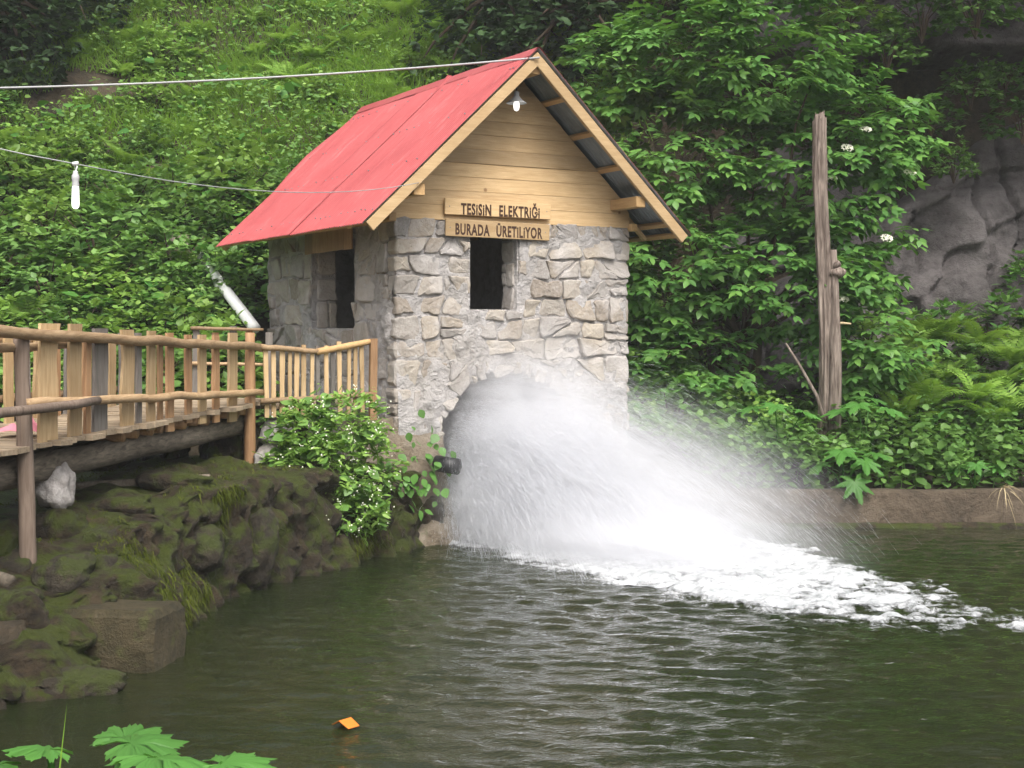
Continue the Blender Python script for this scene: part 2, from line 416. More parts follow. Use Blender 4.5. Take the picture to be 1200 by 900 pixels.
# ---- mossy bank on the left: a swept, noise-broken profile that follows the shore
def bank_mesh():
    L = 420
    ys = np.linspace(6.0, 18.1, L); xs = np.interp(ys, np.concatenate([SHORE_Y, [18.4]]), np.concatenate([SHORE_X, [-.5]]))
    k = 9; ker = np.ones(k) / k; xs = np.convolve(np.pad(xs, k // 2, 'edge'), ker, 'valid')
    dx = np.gradient(xs); dy = np.gradient(ys); ln = np.hypot(dx, dy); nxv = dy / ln; nyv = -dx / ln   # outward normal, to the pond
    top = np.interp(ys, [6, 9.5, 10.5, 11.2, 12.5, 14.5, 16, 17, 18], [.25, .25, .34, .62, 1.0, 1.12, 1.10, 1.0, .75])
    prof = [(.22, -.95), (.12, -.35), (.03, -.02), (.0, .18), (-.02, .40), (-.04, .62), (-.08, .82), (-.17, .95), (-.50, 1.0), (-1.1, 1.03), (-1.9, .98), (-4.0, .95)]
    pv = np.array(prof); vv = np.linspace(0, len(prof) - 1, 64)
    off = np.interp(vv, range(len(prof)), pv[:, 0]); hz = np.interp(vv, range(len(prof)), pv[:, 1])
    U, Vv = np.meshgrid(np.arange(L), np.arange(64), indexing='ij')
    Zs = np.where(hz[Vv] > 0, hz[Vv] * top[U], hz[Vv])
    X = xs[U] + nxv[U] * off[Vv]; Y = ys[U] + nyv[U] * off[Vv]
    n = fbm(X * 1.4, Y * 1.4, Zs * 1.4, 3) * .15 + (np.abs(fbm(X * 3.2, Y * 3.2, Zs * 2.0 + 4, 3)) - .25) * .26 + (np.abs(fbm(X * 8, Y * 8, Zs * 6, 2)) - .2) * .10 + fbm(X * 17, Y * 17, Zs * 14, 2) * .022
    fade = np.clip(1 - np.abs(off[Vv] + .1) / 2.4, .25, 1)
    X = X + nxv[U] * n * fade; Y = Y + nyv[U] * n * fade
    Zs = Zs + fbm(X * 2.2 + 7, Y * 2.2, 0 * X, 3) * .09 * (hz[Vv] > .3)
    ii = np.arange(L * 64).reshape(L, 64)
    F = np.stack([ii[:-1, :-1], ii[1:, :-1], ii[1:, 1:], ii[:-1, 1:]], -1).reshape(-1, 4)
    return np.stack([X, Y, Zs], -1).reshape(-1, 3), F
BV, BF = bank_mesh()
o = link('rocky_bank', mesh_np('rocky_bank', BV, BF, M['bank'], True)); tag(o, kind='structure')

# hanging moss on the bank
def blades(P, D, Ln, Wd, sag=.35, seed=0):
    """tapered strips: root P, direction D, 3 segments that bow downwards"""
    rs = np.random.RandomState(seed); n = len(P)
    D = D / np.linalg.norm(D, axis=1, keepdims=True)
    S = np.cross(D, rs.normal(size=(n, 3))); S /= np.linalg.norm(S, axis=1, keepdims=True) + 1e-9
    V = []
    for k, wk in ((0, 1.0), (.4, .8), (.75, .5)):
        c = P + D * (Ln * k)[:, None]; c[:, 2] -= sag * Ln * k * k
        V += [c - S * (Wd * wk * .5)[:, None], c + S * (Wd * wk * .5)[:, None]]
    c = P + D * Ln[:, None]; c[:, 2] -= sag * Ln; V.append(c)
    V = np.stack(V, 1).reshape(-1, 3); b = np.arange(n)[:, None] * 7
    F4 = np.concatenate([b + np.array([[0, 1, 3, 2]]), b + np.array([[2, 3, 5, 4]])]); F3 = b + np.array([[4, 5, 6]])
    return V, [F4, F3]
rs = np.random.RandomState(3)
sel = rs.randint(0, len(BV), 130000); P = BV[sel]
mk = fbm(P[:, 0] * 1.6, P[:, 1] * 1.6, P[:, 2] * 1.2 + 2, 3)
keep = (P[:, 2] > .12) & (P[:, 1] > 11.6) & (P[:, 1] < 16.4) & (mk > -.02) & (rs.rand(len(P)) < .75)
P = P[keep] + rs.normal(0, .015, (keep.sum(), 3)); n = len(P)
D = np.stack([rs.normal(.6, .4, n), rs.normal(-.5, .4, n), rs.normal(-.7, .4, n)], 1)
V_, F_ = blades(P, D, rs.uniform(.03, .12, n), rs.uniform(.004, .010, n), .8, 1)
o = link('hanging_moss', mesh_np('hanging_moss', V_, F_, M['moss_hair'])); tag(o, 'olive green moss hanging over the rocky bank', 'moss', kind='stuff')

# ---- boulders
def rock_mesh(name, r, mat, seed, sub=4, rough=.28, flat=1.0):
    bm = bmesh.new(); bmesh.ops.create_icosphere(bm, subdivisions=sub, radius=1)
    for vtx in bm.verts:
        p = vtx.co.copy()
        n1 = mnoise.noise(p * 1.1 + Vector((seed * 3.7, 0, 0))); n2 = mnoise.noise(p * 2.7 + Vector((0, seed * 2.1, 0)))
        q = Vector([max(-.8, min(.8, c)) for c in p])                # knock the ball into a faceted block
        q = q.lerp(p, .35) * (1 + rough * n1 + rough * .5 * n2 + .09 * mnoise.noise(p * 6 + Vector((seed, 0, 0))) + .04 * mnoise.noise(p * 14))
        vtx.co = Vector((q.x * r[0], q.y * r[1], q.z * r[2]))
    return bm_mesh(name, bm, mat, True)
def boulder(name, loc, r, mat, seed, label, cat='rock', group=None, rz=0.0):
    o = link(name, rock_mesh(name, r, M[mat], seed), None, loc); o.rotation_euler = (rnd.uniform(-.15, .15), rnd.uniform(-.15, .15), rz)
    return tag(o, label, cat, group)
boulder('boulder', (-4.0, 12.35, 1.26), (.17, .2, .22), 'rock_pale', 1, 'pale boulder wedged beside the grey post under the footbridge')
boulder('boulder', (-2.80, 16.35, 1.13), (.24, .22, .20), 'rock_pale', 2, 'pale grey boulder right of the orange footbridge post')
boulder('boulder', (-2.78, 16.75, 1.42), (.22, .20, .17), 'rock_pale', 5, 'small grey stone resting above the pale boulder by the footbridge post')
boulder('boulder', (-3.25, 10.25, .02), (.48, .26, .15), 'mossrock', 3, 'low mossy rock at the water edge before the concrete block', rz=.1)
boulder('boulder', (-3.95, 11.0, .42), (.32, .26, .20), 'mossrock', 4, 'dark mossy boulder left of the concrete block')
boulder('boulder', (-3.62, 11.45, .62), (.26, .28, .19), 'mossrock', 6, 'dark boulder behind the concrete block on the bank')
boulder('boulder', (-4.35, 10.5, .30), (.40, .30, .25), 'mossrock', 7, 'mossy boulder at the far left edge of the bank')
boulder('boulder', (-3.15, 12.6, .16), (.20, .42, .34), 'mossrock', 8, 'mossy wedge of rock sloping into the water', rz=.5)
boulder('boulder', (-2.58, 14.3, .42), (.20, .22, .42), 'mossrock', 9, 'mossy outcrop in the middle of the bank face')
boulder('boulder', (-2.95, 13.4, .55), (.22, .22, .22), 'mossrock', 10, 'rounded mossy rock on the bank above the wedge')
boulder('boulder', (-4.0, 12.4, .86), (.30, .28, .24), 'bank', 11, 'dark rock carrying the pale boulder under the footbridge')
boulder('boulder', (-4.5, 11.9, .75), (.40, .35, .30), 'bank', 12, 'dark rock at the foot of the grey footbridge post')
boulder('boulder', (-3.6, 12.9, 1.0), (.34, .22, .12), 'bank', 13, 'flat brown rock on the bank ledge under the footbridge')
boulder('boulder', (-3.35, 14.1, 1.1), (.40, .25, .12), 'bank', 14, 'long flat rock on the bank ledge behind the loose pole')
boulder('boulder', (-2.75, 15.4, 1.0), (.22, .20, .12), 'bank', 15, 'dark rock at the end of the loose pole')
boulder('boulder', (-3.75, 11.9, .55), (.22, .22, .20), 'mossrock', 16, 'small mossy rock right of the grey footbridge post')
boulder('boulder', (-3.05, 11.9, .12), (.22, .30, .22), 'mossrock', 17, 'mossy rock in the gap behind the concrete block')
for i_, (x_, y_, z_, r_) in enumerate(((-4.05, 10.2, .30, .30), (-3.75, 10.75, .40, .24), (-4.45, 11.1, .55, .30), (-4.15, 11.7, .62, .26), (-3.9, 9.9, .15, .28), (-4.5, 10.3, .42, .26), (-3.45, 11.75, .58, .22), (-4.7, 12.6, .8, .3), (-4.9, 11.5, .7, .3), (-3.55, 12.3, .72, .24), (-4.25, 10.75, .5, .2), (-3.6, 10.3, .12, .16))):
    boulder('boulder', (x_, y_, z_), (r_ * rnd.uniform(.9, 1.3), r_ * rnd.uniform(.8, 1.1), r_ * rnd.uniform(.65, 1.0)), 'bank' if i_ % 3 else 'mossrock', 60 + i_, 'dark wet rock in the heap at the left end of the bank', group='rocks at the left end of the bank', rz=rnd.uniform(0, 3))
for i_ in range(14):
    x_, y_ = -5.4 + .19 * i_ + rnd.uniform(-.1, .1), 15.9 + .1 * i_ + rnd.uniform(-.5, .3)
    boulder('boulder', (x_, y_, 1.0 + rnd.uniform(-.1, .25)), (rnd.uniform(.2, .36), rnd.uniform(.2, .3), rnd.uniform(.18, .32)), 'bank', 20 + i_, 'dark stone in the abutment below the landing', group='stones below the landing', rz=rnd.uniform(0, 3))
# concrete block at the shore
bm = bmesh.new(); add_box(bm, (-.62, -.34, -.55), (.56, .34, .45), .02, .05)
bmesh.ops.subdivide_edges(bm, edges=bm.edges[:], cuts=3, use_grid_fill=True)
for vtx in bm.verts:
    k = (vtx.co.z + .5); vtx.co.x *= 1.05 - .07 * k
    vtx.co += Vector((1, .6, 1)) * .05 * mnoise.noise(vtx.co * 2.6)
o = link('concrete_block', bm_mesh('concrete_block', bm, M['block'], False), None, (-3.22, 11.18, 0.0)); o.rotation_euler = (0, 0, R(-10))
tag(o, 'yellow brown concrete block standing at the water edge', 'concrete block')
bm = bmesh.new(); add_box(bm, (-.55, -.35, -.6), (.60, .35, -.06), .03, .04)
o = link('sunken_ledge', bm_mesh('sunken_ledge', bm, M['block']), None, (-2.95, 10.75, 0)); o.rotation_euler = (0, 0, R(-14))
tag(o, 'brown concrete ledge just under water before the block', 'ledge')

# ---- low concrete wall along the right bank
def wall_run():
    bm = bmesh.new()
    xs = np.arange(1.3, 14.0, .16); prof = [(-.02, -.9), (-.02, .10), (0, .14), (.0, .46), (.03, .49), (.24, .49), (.26, .45), (.26, -.9)]
    prev = None
    for x in xs:
        ring = []
        for (py, pz) in prof:
            nz = mnoise.noise(Vector((x * 1.3, py * 6, pz * 5)))
            ring.append(bm.verts.new((x, py + .022 * nz, pz + (.02 * mnoise.noise(Vector((x * .8, 3, 1))) + .012 * nz if pz > .3 else 0))))
        if prev:
            for i in range(len(prof) - 1): bm.faces.new((prev[i], ring[i], ring[i + 1], prev[i + 1]))
        prev = ring
    return bm_mesh('concrete_pond_wall', bm, M['concrete'], True)
o = link('concrete_pond_wall', wall_run(), None, (0, 18.86, 0)); tag(o, 'low stained brown concrete wall edging the right side of the pond', 'wall')
# ledge of wet stone at its foot
bm = bmesh.new(); prev = None
for i in range(90):
    x = 1.6 + i * .14
    ring = [bm.verts.new((x, y + .03 * mnoise.noise(Vector((x * 2, y * 9, 0))), z + .025 * mnoise.noise(Vector((x * 3, y * 9, 4))))) for (y, z) in ((-.16, -.3), (-.13, .02), (-.03, .06), (.03, .05))]
    if prev:
        for k in range(3): bm.faces.new((prev[k], ring[k], ring[k + 1], prev[k + 1]))
    prev = ring
o = link('wall_footing', bm_mesh('wall_footing', bm, M['bank'], True), None, (0, 18.86, 0)); tag(o, 'dark wet stone ledge along the foot of the concrete wall', 'ledge')

# ---- rock cliff on the right
def cliff():
    us = np.arange(3.9, 14.0, .055); vs = np.arange(.6, 12.0, .055)
    X, Z = np.meshgrid(us, vs)
    seam = 4.45 + (X - 6.3) * .66 + .12 * fbm(X * 1.1, Z * 0, 0 * X, 3)     # slanting crevice
    below = 1 - smooth(-.08, .10, Z - seam)
    D = .30 * fbm(X * .45, Z * .6, 0 * X, 4)
    D += below * (.55 + .18 * vnoise(X * 1.3, Z * .9, 0 * X)) - .45 * np.exp(-((Z - seam - .12) / .10) ** 2)
    crk = np.abs(vnoise(X * 1.15 + 4 + .25 * vnoise(X * 2, Z * 2, 0 * X), Z * .28, 0 * X)); D -= .20 * np.exp(-(crk / .03) ** 2) * (.35 + .65 * below)
    hs2 = Z - (4.9 + (X - 6.3) * .18); D -= .14 * np.exp(-(hs2 / .05) ** 2)
    st_ = (Z * .80 - X * .50) * .85 + .55 * fbm(X * .5, Z * .5, 0 * X + 12, 3); fr_ = st_ - np.floor(st_); D += .26 * (smooth(0, .06, fr_) - fr_)
    D += .06 * fbm(X * 2.6, Z * 3.4, 0 * X + 2, 4) + below * .05 * np.abs(fbm(X * 5, Z * 4, 0 * X + 6, 3))
    over = smooth(7.35, 7.75, Z + .2 * vnoise(X * .7, 0 * X, 0 * X)); D += over * (1.9 + .35 * vnoise(X * .8, Z * .5, 0 * X)) - .8 * np.exp(-((Z - 7.1) / .45) ** 2)
    Y = 25.2 + .34 * np.clip(Z - 2, 0, 5.5) - D
    Y = Y + .10 * np.clip(6.0 - X, 0, 5)
    ny_, nx_ = X.shape; ii = np.arange(nx_ * ny_).reshape(ny_, nx_)
    F = np.stack([ii[:-1, :-1], ii[:-1, 1:], ii[1:, 1:], ii[1:, :-1]], -1).reshape(-1, 4)
    return mesh_np('rock_cliff', np.stack([X, Y, Z], -1).reshape(-1, 3), F, M['cliff'], True)
o = link('rock_cliff', cliff()); tag(o, kind='structure')

# ================================================================== STONE CABIN
cabin = empty('stone_cabin', (A0[0], A0[1], 0), ROT)
tag(cabin, 'small stone cabin with red corrugated roof and wooden gable', 'cabin')
TH = .36
def fill_mesh(name, loops, thick, mat, toworld):
    """flat outline with holes (u,v) extruded to a slab; toworld maps (u,v,depth)->xyz"""
    cu = bpy.data.curves.new(name, 'CURVE'); cu.dimensions = '2D'; cu.fill_mode = 'BOTH'; cu.extrude = thick / 2
    for lp in loops:
        sp = cu.splines.new('POLY'); sp.points.add(len(lp) - 1); sp.use_cyclic_u = True
        for p, (a, b) in zip(sp.points, lp): p.co = (a, b, 0, 1)
    ob = bpy.data.objects.new(name, cu); COL.objects.link(ob)
    dg = bpy.context.evaluated_depsgraph_get(); me = bpy.data.meshes.new_from_object(ob.evaluated_get(dg))
    bpy.data.objects.remove(ob)
    bm = bmesh.new(); bm.from_mesh(me); bpy.data.meshes.remove(me)
    for vtx in bm.verts: vtx.co = toworld(vtx.co.x, vtx.co.y, vtx.co.z + thick / 2)
    return bm_mesh(name, bm, mat)
WT = 4.05
ARC = (1.80, 1.10, .98)        # arch centre along the front, spring height, radius
WIN_F = (1.25, 1.94, 2.90, 3.98)
WIN_L = (1.36, 2.86, 2.66, 3.90)
RS_ = ARC[2] + .05
arch_lp = [(ARC[0] - RS_ + .0, -.5)] + [(ARC[0] - RS_ * math.cos(a), ARC[1] + RS_ * math.sin(a)) for a in np.linspace(0, math.pi, 22)] + [(ARC[0] + RS_, -.5)]
rect = lambda w_: [(w_[0], w_[2]), (w_[1], w_[2]), (w_[1], w_[3]), (w_[0], w_[3])]
front_out = [(TL + .02, -.8), (ARC[0] - RS_, -.8)] + arch_lp + [(ARC[0] + RS_, -.8), (CW - .02, -.8), (CW - .02, WT), (TL + .02, WT)]
o_front = link('front_wall', fill_mesh('front_wall', [front_out, rect(WIN_F)], TH, M['mortar'], lambda u, v_, d: Vector((u, .035 + d, v_))), cabin)
o_left = link('side_wall', fill_mesh('side_wall', [[(.036, -.3), (CD, -.3), (CD, WT), (.036, WT)], rect(WIN_L)], TH, M['mortar'], lambda u, v_, d: Vector((TL + .035 + d, u, v_))), cabin)
o_right = link('side_wall', fill_mesh('side_wall', [[(.036, -.8), (CD, -.8), (CD, WT), (.036, WT)]], TH, M['mortar'], lambda u, v_, d: Vector((CW - .035 - d, u, v_))), cabin)
o_back = link('back_wall', fill_mesh('back_wall', [[(.6, -.3), (CW - .4, -.3), (CW - .4, WT), (.6, WT)]], TH, M['mortar'], lambda u, v_, d: Vector((u, CD - d, v_))), cabin)
bm = bmesh.new(); add_box(bm, (.59, .38, 2.2), (CW - .39, CD - .38, 2.32)); link('floor', bm_mesh('floor', bm, M['grey_wood']), cabin)

# --- individual stones: cells of a jittered row pattern, each its own rounded mesh
def clip(poly, px, py, nx_, ny_):
    out = []
    for i in range(len(poly)):
        a = poly[i]; b = poly[(i + 1) % len(poly)]
        da = (a[0] - px) * nx_ + (a[1] - py) * ny_; db = (b[0] - px) * nx_ + (b[1] - py) * ny_
        if da <= 0: out.append(a)
        if (da < 0 < db) or (db < 0 < da):
            k = da / (da - db); out.append((a[0] + (b[0] - a[0]) * k, a[1] + (b[1] - a[1]) * k))
    return out
def stone_from(poly, proud, depth, gap, tw, seed, mat):
    cx = sum(p[0] for p in poly) / len(poly); cyy = sum(p[1] for p in poly) / len(poly)
    # even resample of the outline, corners a little rounded
    per = [math.dist(poly[i], poly[(i + 1) % len(poly)]) for i in range(len(poly))]; tot = sum(per); N = 18
    pts = []
    for k in range(N):
        d = (k + .37) / N * tot; i = 0
        while d > per[i]: d -= per[i]; i = (i + 1) % len(poly)
        a = poly[i]; b = poly[(i + 1) % len(poly)]; q = d / per[i]
        pts.append((a[0] + (b[0] - a[0]) * q, a[1] + (b[1] - a[1]) * q))
    sx_ = []
    for i in range(N):
        a, b, c_ = pts[i - 1], pts[i], pts[(i + 1) % N]
        sx_.append((b[0] * .86 + (a[0] + c_[0]) * .07 + .010 * rnd.uniform(-1, 1), b[1] * .86 + (a[1] + c_[1]) * .07 + .010 * rnd.uniform(-1, 1)))
    bm = bmesh.new(); rings = []
    rmean = sum(math.dist(p, (cx, cyy)) for p in sx_) / N
    tu, tv = rnd.uniform(-.16, .16), rnd.uniform(-.20, .20)          # the face tilts a little
    for inset, dz in ((gap, depth), (gap * .9, .01), (gap + .006, -proud * .70), (gap + .022, -proud * .97), (gap + rmean * .45, -proud)):
        ring = []
        for i, (x, y) in enumerate(sx_):
            dx, dy = cx - x, cyy - y; d = math.hypot(dx, dy) + 1e-6
            q = min(.85, inset / d)
            nz = mnoise.noise(Vector((x * 7 + seed, y * 7, seed * 1.7)))
            q = max(0, q + .07 * nz)
            X = x + dx * q; Y = y + dy * q
            zz = dz + ((X - cx) * tu + (Y - cyy) * tv if dz < 0 else 0) + (.016 * mnoise.noise(Vector((X * 8, Y * 8, seed))) if dz < 0 else 0)
            ring.append(bm.verts.new(tw(X, Y, zz)))
        rings.append(ring)
    for r_ in range(len(rings) - 1):
        for k in range(N): bm.faces.new((rings[r_][k], rings[r_][(k + 1) % N], rings[r_ + 1][(k + 1) % N], rings[r_ + 1][k]))
    cv = bm.verts.new(tw(cx, cyy, -proud * 1.03 + .01 * rnd.uniform(-1, 1)))
    for k in range(N): bm.faces.new((rings[-1][k], rings[-1][(k + 1) % N], cv))
    me = bm_mesh('stone', bm, mat, False)
    return me
def area_c(p):
    A = cx = cy_ = 0.0
    for i in range(len(p)):
        x0, y0 = p[i]; x1, y1 = p[(i + 1) % len(p)]; k = x0 * y1 - x1 * y0; A += k; cx += (x0 + x1) * k; cy_ += (y0 + y1) * k
    A *= .5
    return abs(A), (cx / (6 * A), cy_ / (6 * A)) if abs(A) > 1e-7 else p[0]
def courses(box, rowh, wlo, whi, seed):
    """random rubble in rough courses: wavy bed joints, slanting head joints, some stones split"""
    u0, u1, v0, v1 = box; lines = [v0]
    while lines[-1] < v1 - .12: lines.append(min(v1, lines[-1] + rnd.uniform(*rowh)))
    lines[-1] = v1; out = []
    def ln(k, u):
        if k in (0, len(lines) - 1): return lines[k]
        return lines[k] + .085 * mnoise.noise(Vector((u * 1.5 + seed, k * 3.3, seed)))
    for k in range(len(lines) - 1):
        h = lines[k + 1] - lines[k]; bs = [(u0, u0)]; u = u0 + rnd.uniform(.5, 1) * rnd.uniform(wlo, whi)
        while u < u1 - .08:
            bs.append((u + rnd.uniform(-.07, .07), u + rnd.uniform(-.07, .07))); u += rnd.uniform(wlo, whi) * (.75 if h < .22 else 1)
        bs.append((u1, u1))
        for (b0, t0), (b1, t1) in zip(bs[:-1], bs[1:]):
            p = [(b0 + (b1 - b0) * q, ln(k, b0 + (b1 - b0) * q)) for q in (0, .5, 1)] + [(t1 + (t0 - t1) * q, ln(k + 1, t1 + (t0 - t1) * q)) for q in (0, .5, 1)]
            _, (cx, cy_) = area_c(p); r_ = rnd.random()
            if r_ < .15 and h > .26: ang = rnd.uniform(-.25, .25); cut = (-math.sin(ang), math.cos(ang))
            elif r_ < .34 and b1 - b0 > .34: ang = rnd.uniform(.5, 1.2) * rnd.choice((-1, 1)); cut = (-math.sin(ang), math.cos(ang))
            else: cut = None
            if cut:
                ox, oy = cx + rnd.uniform(-.06, .06), cy_ + rnd.uniform(-.04, .04)
                out += [clip(p, ox, oy, *cut), clip(p, ox, oy, -cut[0], -cut[1])]
            else: out.append(p)
    return out
def wall_stones(parent, box, tw, rowh, wlo, whi, holes, depth=.12, arch=None, proud=(.02, .055)):
    polys = []
    for p in courses(box, rowh, wlo, whi, rnd.uniform(0, 99)):
        if len(p) < 3: continue
        _, (cx, cy_) = area_c(p); bad = False
        for (a, b, c_, d) in holes:
            if a < cx < b and c_ < cy_ < d: bad = True; break
            if max(q[0] for q in p) > a and min(q[0] for q in p) < b and max(q[1] for q in p) > c_ and min(q[1] for q in p) < d:
                k = max((a - cx, 0), (cx - b, 1), (c_ - cy_, 2), (cy_ - d, 3))[1]
                p = clip(p, *((a, 0, 1, 0), (b, 0, -1, 0), (0, c_, 0, 1), (0, d, 0, -1))[k])
        if arch and not bad:
            ca, cz, rr = arch; dx, dy = cx - ca, max(0, cy_ - cz); L_ = math.hypot(dx, dy)
            if L_ < rr + .16: bad = True
            else: p = clip(p, ca + dx / L_ * (rr + .24), min(cy_, cz) + dy / L_ * (rr + .24), -dx / L_, -dy / L_)
        if not bad and len(p) >= 3 and area_c(p)[0] > .007: polys.append((p, 1))
    if arch:
        ca, cz, rr = arch; an = 0.0; q_ = lambda a_, r_: (ca - r_ * math.cos(a_), cz + r_ * math.sin(a_))
        while an < math.pi - .05:
            w_ = rnd.choice((.10, .16, .22, .30, .38)) * rnd.uniform(.8, 1.15); r0, r1 = rr - rnd.uniform(-.04, .06), rr + rnd.uniform(.12, .34); e = min(math.pi, an + w_)
            polys.append(([q_(an, r0), q_(e, r0 + rnd.uniform(-.06, .06)), q_(e + rnd.uniform(-.08, .08), r1 + rnd.uniform(-.07, .07)), q_(an + rnd.uniform(-.08, .08), r1)][::-1], 2)); an = e
        v_ = .0
        while v_ < cz:
            h = rnd.uniform(.16, .28); h = min(h, cz - v_)
            for sg in (-1, 1):
                i_, o_ = rr - rnd.uniform(-.02, .06), rr + rnd.uniform(.18, .26); polys.append(([(ca + sg * i_, v_), (ca + sg * o_, v_), (ca + sg * o_, v_ + h), (ca + sg * i_, v_ + h)], 2))
            v_ += h
    for p, kind in polys:
        pr_ = rnd.uniform(*proud) if kind == 1 else rnd.uniform(.02, .075)
        link('stone', stone_from(p, pr_, depth if kind == 1 else .34, rnd.choice((.004, .008, .014, .024)), tw, rnd.uniform(0, 90), M['stone']), parent)
wall_stones(o_front, (TL - .03, CW + .02, .0, WT - .01), lambda u, v_, d: Vector((u, .035 + d, v_)), (.20, .38), .26, .62, [WIN_F], .20, ARC)
wall_stones(o_left, (.24, CD - .02, .9, WT - .01), lambda u, v_, d: Vector((TL + .035 + d, u, v_)), (.24, .44), .28, .66, [WIN_L], .12)
wall_stones(o_right, (.24, CD - .02, .2, WT - .01), lambda u, v_, d: Vector((CW - .035 - d, u, v_)), (.28, .42), .35, .65, [], .12)
# uneven mortar pointing: a rough skin that swells between the stones and laps over some of them
def pointing(parent, box, tw, holes, arch, seed, lo=-.02, amp=.090):
    us = np.arange(box[0], box[1] + .001, .03); vs = np.arange(box[2], box[3] + .001, .03); U, V = np.meshgrid(us, vs)
    cov = .5 + .5 * fbm(U * 1.1 + seed, V * 1.1, 0 * U, 3) + .38 * smooth(1.4, .3, np.abs(U - .75)) * smooth(3.7, 2.8, V)
    D = lo + amp * np.clip(cov, 0, 1.25) * (.75 + .45 * fbm(U * 4.5, V * 4.5, 0 * U + seed, 3)) + .007 * fbm(U * 14, V * 14, 0 * U, 2)
    U2 = U + .012 * fbm(U * 9, V * 9, 0 * U + 3, 2); V2 = V + .012 * fbm(U * 9, V * 9, 0 * U + 8, 2)
    ok = np.ones(U.shape, bool)
    for (a, b, c_, d) in holes: ok &= ~((U > a - .02) & (U < b + .02) & (V > c_ - .02) & (V < d + .02))
    if arch: ok &= np.hypot(U - arch[0], np.maximum(0, V - arch[1])) > arch[2] + .03
    W3 = np.array([tw(a, b, -d) for a, b, d in zip(U2.ravel(), V2.ravel(), D.ravel())])
    ny_, nx_ = U.shape; ii = np.arange(nx_ * ny_).reshape(ny_, nx_); q = np.stack([ii[:-1, :-1], ii[:-1, 1:], ii[1:, 1:], ii[1:, :-1]], -1).reshape(-1, 4); q = q[ok.ravel()[q].all(1)]
    link('mortar', mesh_np('mortar', W3, q, M['mortar'], True), parent)
pointing(o_front, (TL + .02, CW - .03, 0, WT - .02), lambda u, v_, d: Vector((u, .035 + d, v_)), [WIN_F], ARC, 3.0)
pointing(o_left, (.06, CD - .02, .9, WT - .02), lambda u, v_, d: Vector((TL + .035 + d, u, v_)), [WIN_L], None, 13.0)
# stones lining the window reveals that show (right reveal of the front opening, far reveal of the side opening)
wall_stones(o_front, (.10, .42, 2.9, 3.98), lambda u, v_, d: Vector((WIN_F[1] + .0 + d * .6, u, v_)), (.26, .36), .3, .4, [], .05, proud=(.02, .04))
wall_stones(o_left, (.30, .62, 2.66, 3.8), lambda u, v_, d: Vector((u, WIN_L[1] + d * .6, v_)), (.30, .40), .3, .4, [], .05, proud=(.03, .05))
# tunnel behind the arch
bm = bmesh.new(); prev = None
for a in np.linspace(0, math.pi, 15):
    u = ARC[0] - (ARC[2] + .02) * math.cos(a); z = ARC[1] + (ARC[2] + .02) * math.sin(a)
    r_ = (bm.verts.new((u, .38, z)), bm.verts.new((u, 3.0, z)))
    if prev: bm.faces.new((prev[0], r_[0], r_[1], prev[1]))
    prev = r_
link('tunnel_vault', bm_mesh('tunnel_vault', bm, M['mortar'], True), cabin)
bm = bmesh.new(); add_box(bm, (ARC[0] - 1.1, 3.0, -.8), (ARC[0] + 1.1, 3.1, 2.2)); link('tunnel_end', bm_mesh('tunnel_end', bm, M['mortar']), cabin)

# rough footing below the front corner: lumpy rock that carries the left side of the arch
def footing():
    L = 60; K = 44
    U, Vv = np.meshgrid(np.linspace(-.55, .84, L), np.linspace(-.5, 1.55, K), indexing='ij')
    out = np.interp(Vv, [-.5, 0, .4, .9, 1.2, 1.55], [.50, .38, .26, .15, .06, -.06]) * np.interp(U, [-.55, -.2, .5, .84], [.6, 1, .9, .75])
    nz = fbm(U * 2.2, Vv * 2.2, 0 * U, 4) * .13 + np.abs(fbm(U * 5, Vv * 5, 0 * U + 3, 3)) * .05
    S = -(out + nz * np.clip(1.5 - Vv, .15, 1))
    T = U + np.interp(Vv, [-.5, .3, 1.0, 1.55], [.12, .06, .0, .0]) * smooth(.3, .84, U)
    ii = np.arange(L * K).reshape(L, K); F = np.stack([ii[:-1, :-1], ii[1:, :-1], ii[1:, 1:], ii[:-1, 1:]], -1).reshape(-1, 4)
    V = np.stack([T, S, Vv], -1).reshape(-1, 3)
    # inner return along the arch side
    n0 = len(V); edge = V.reshape(L, K, 3)[-1]; ret = edge.copy(); ret[:, 1] = .1; ret[:, 0] -= .04
    V = np.concatenate([V, ret]); e0 = ii[-1]; e1 = n0 + np.arange(K)
    F = np.concatenate([F, np.stack([e0[:-1], e1[:-1], e1[1:], e0[1:]], -1)])
    return mesh_np('footing', V, F, M['footing'], True)
link('footing', footing(), cabin)

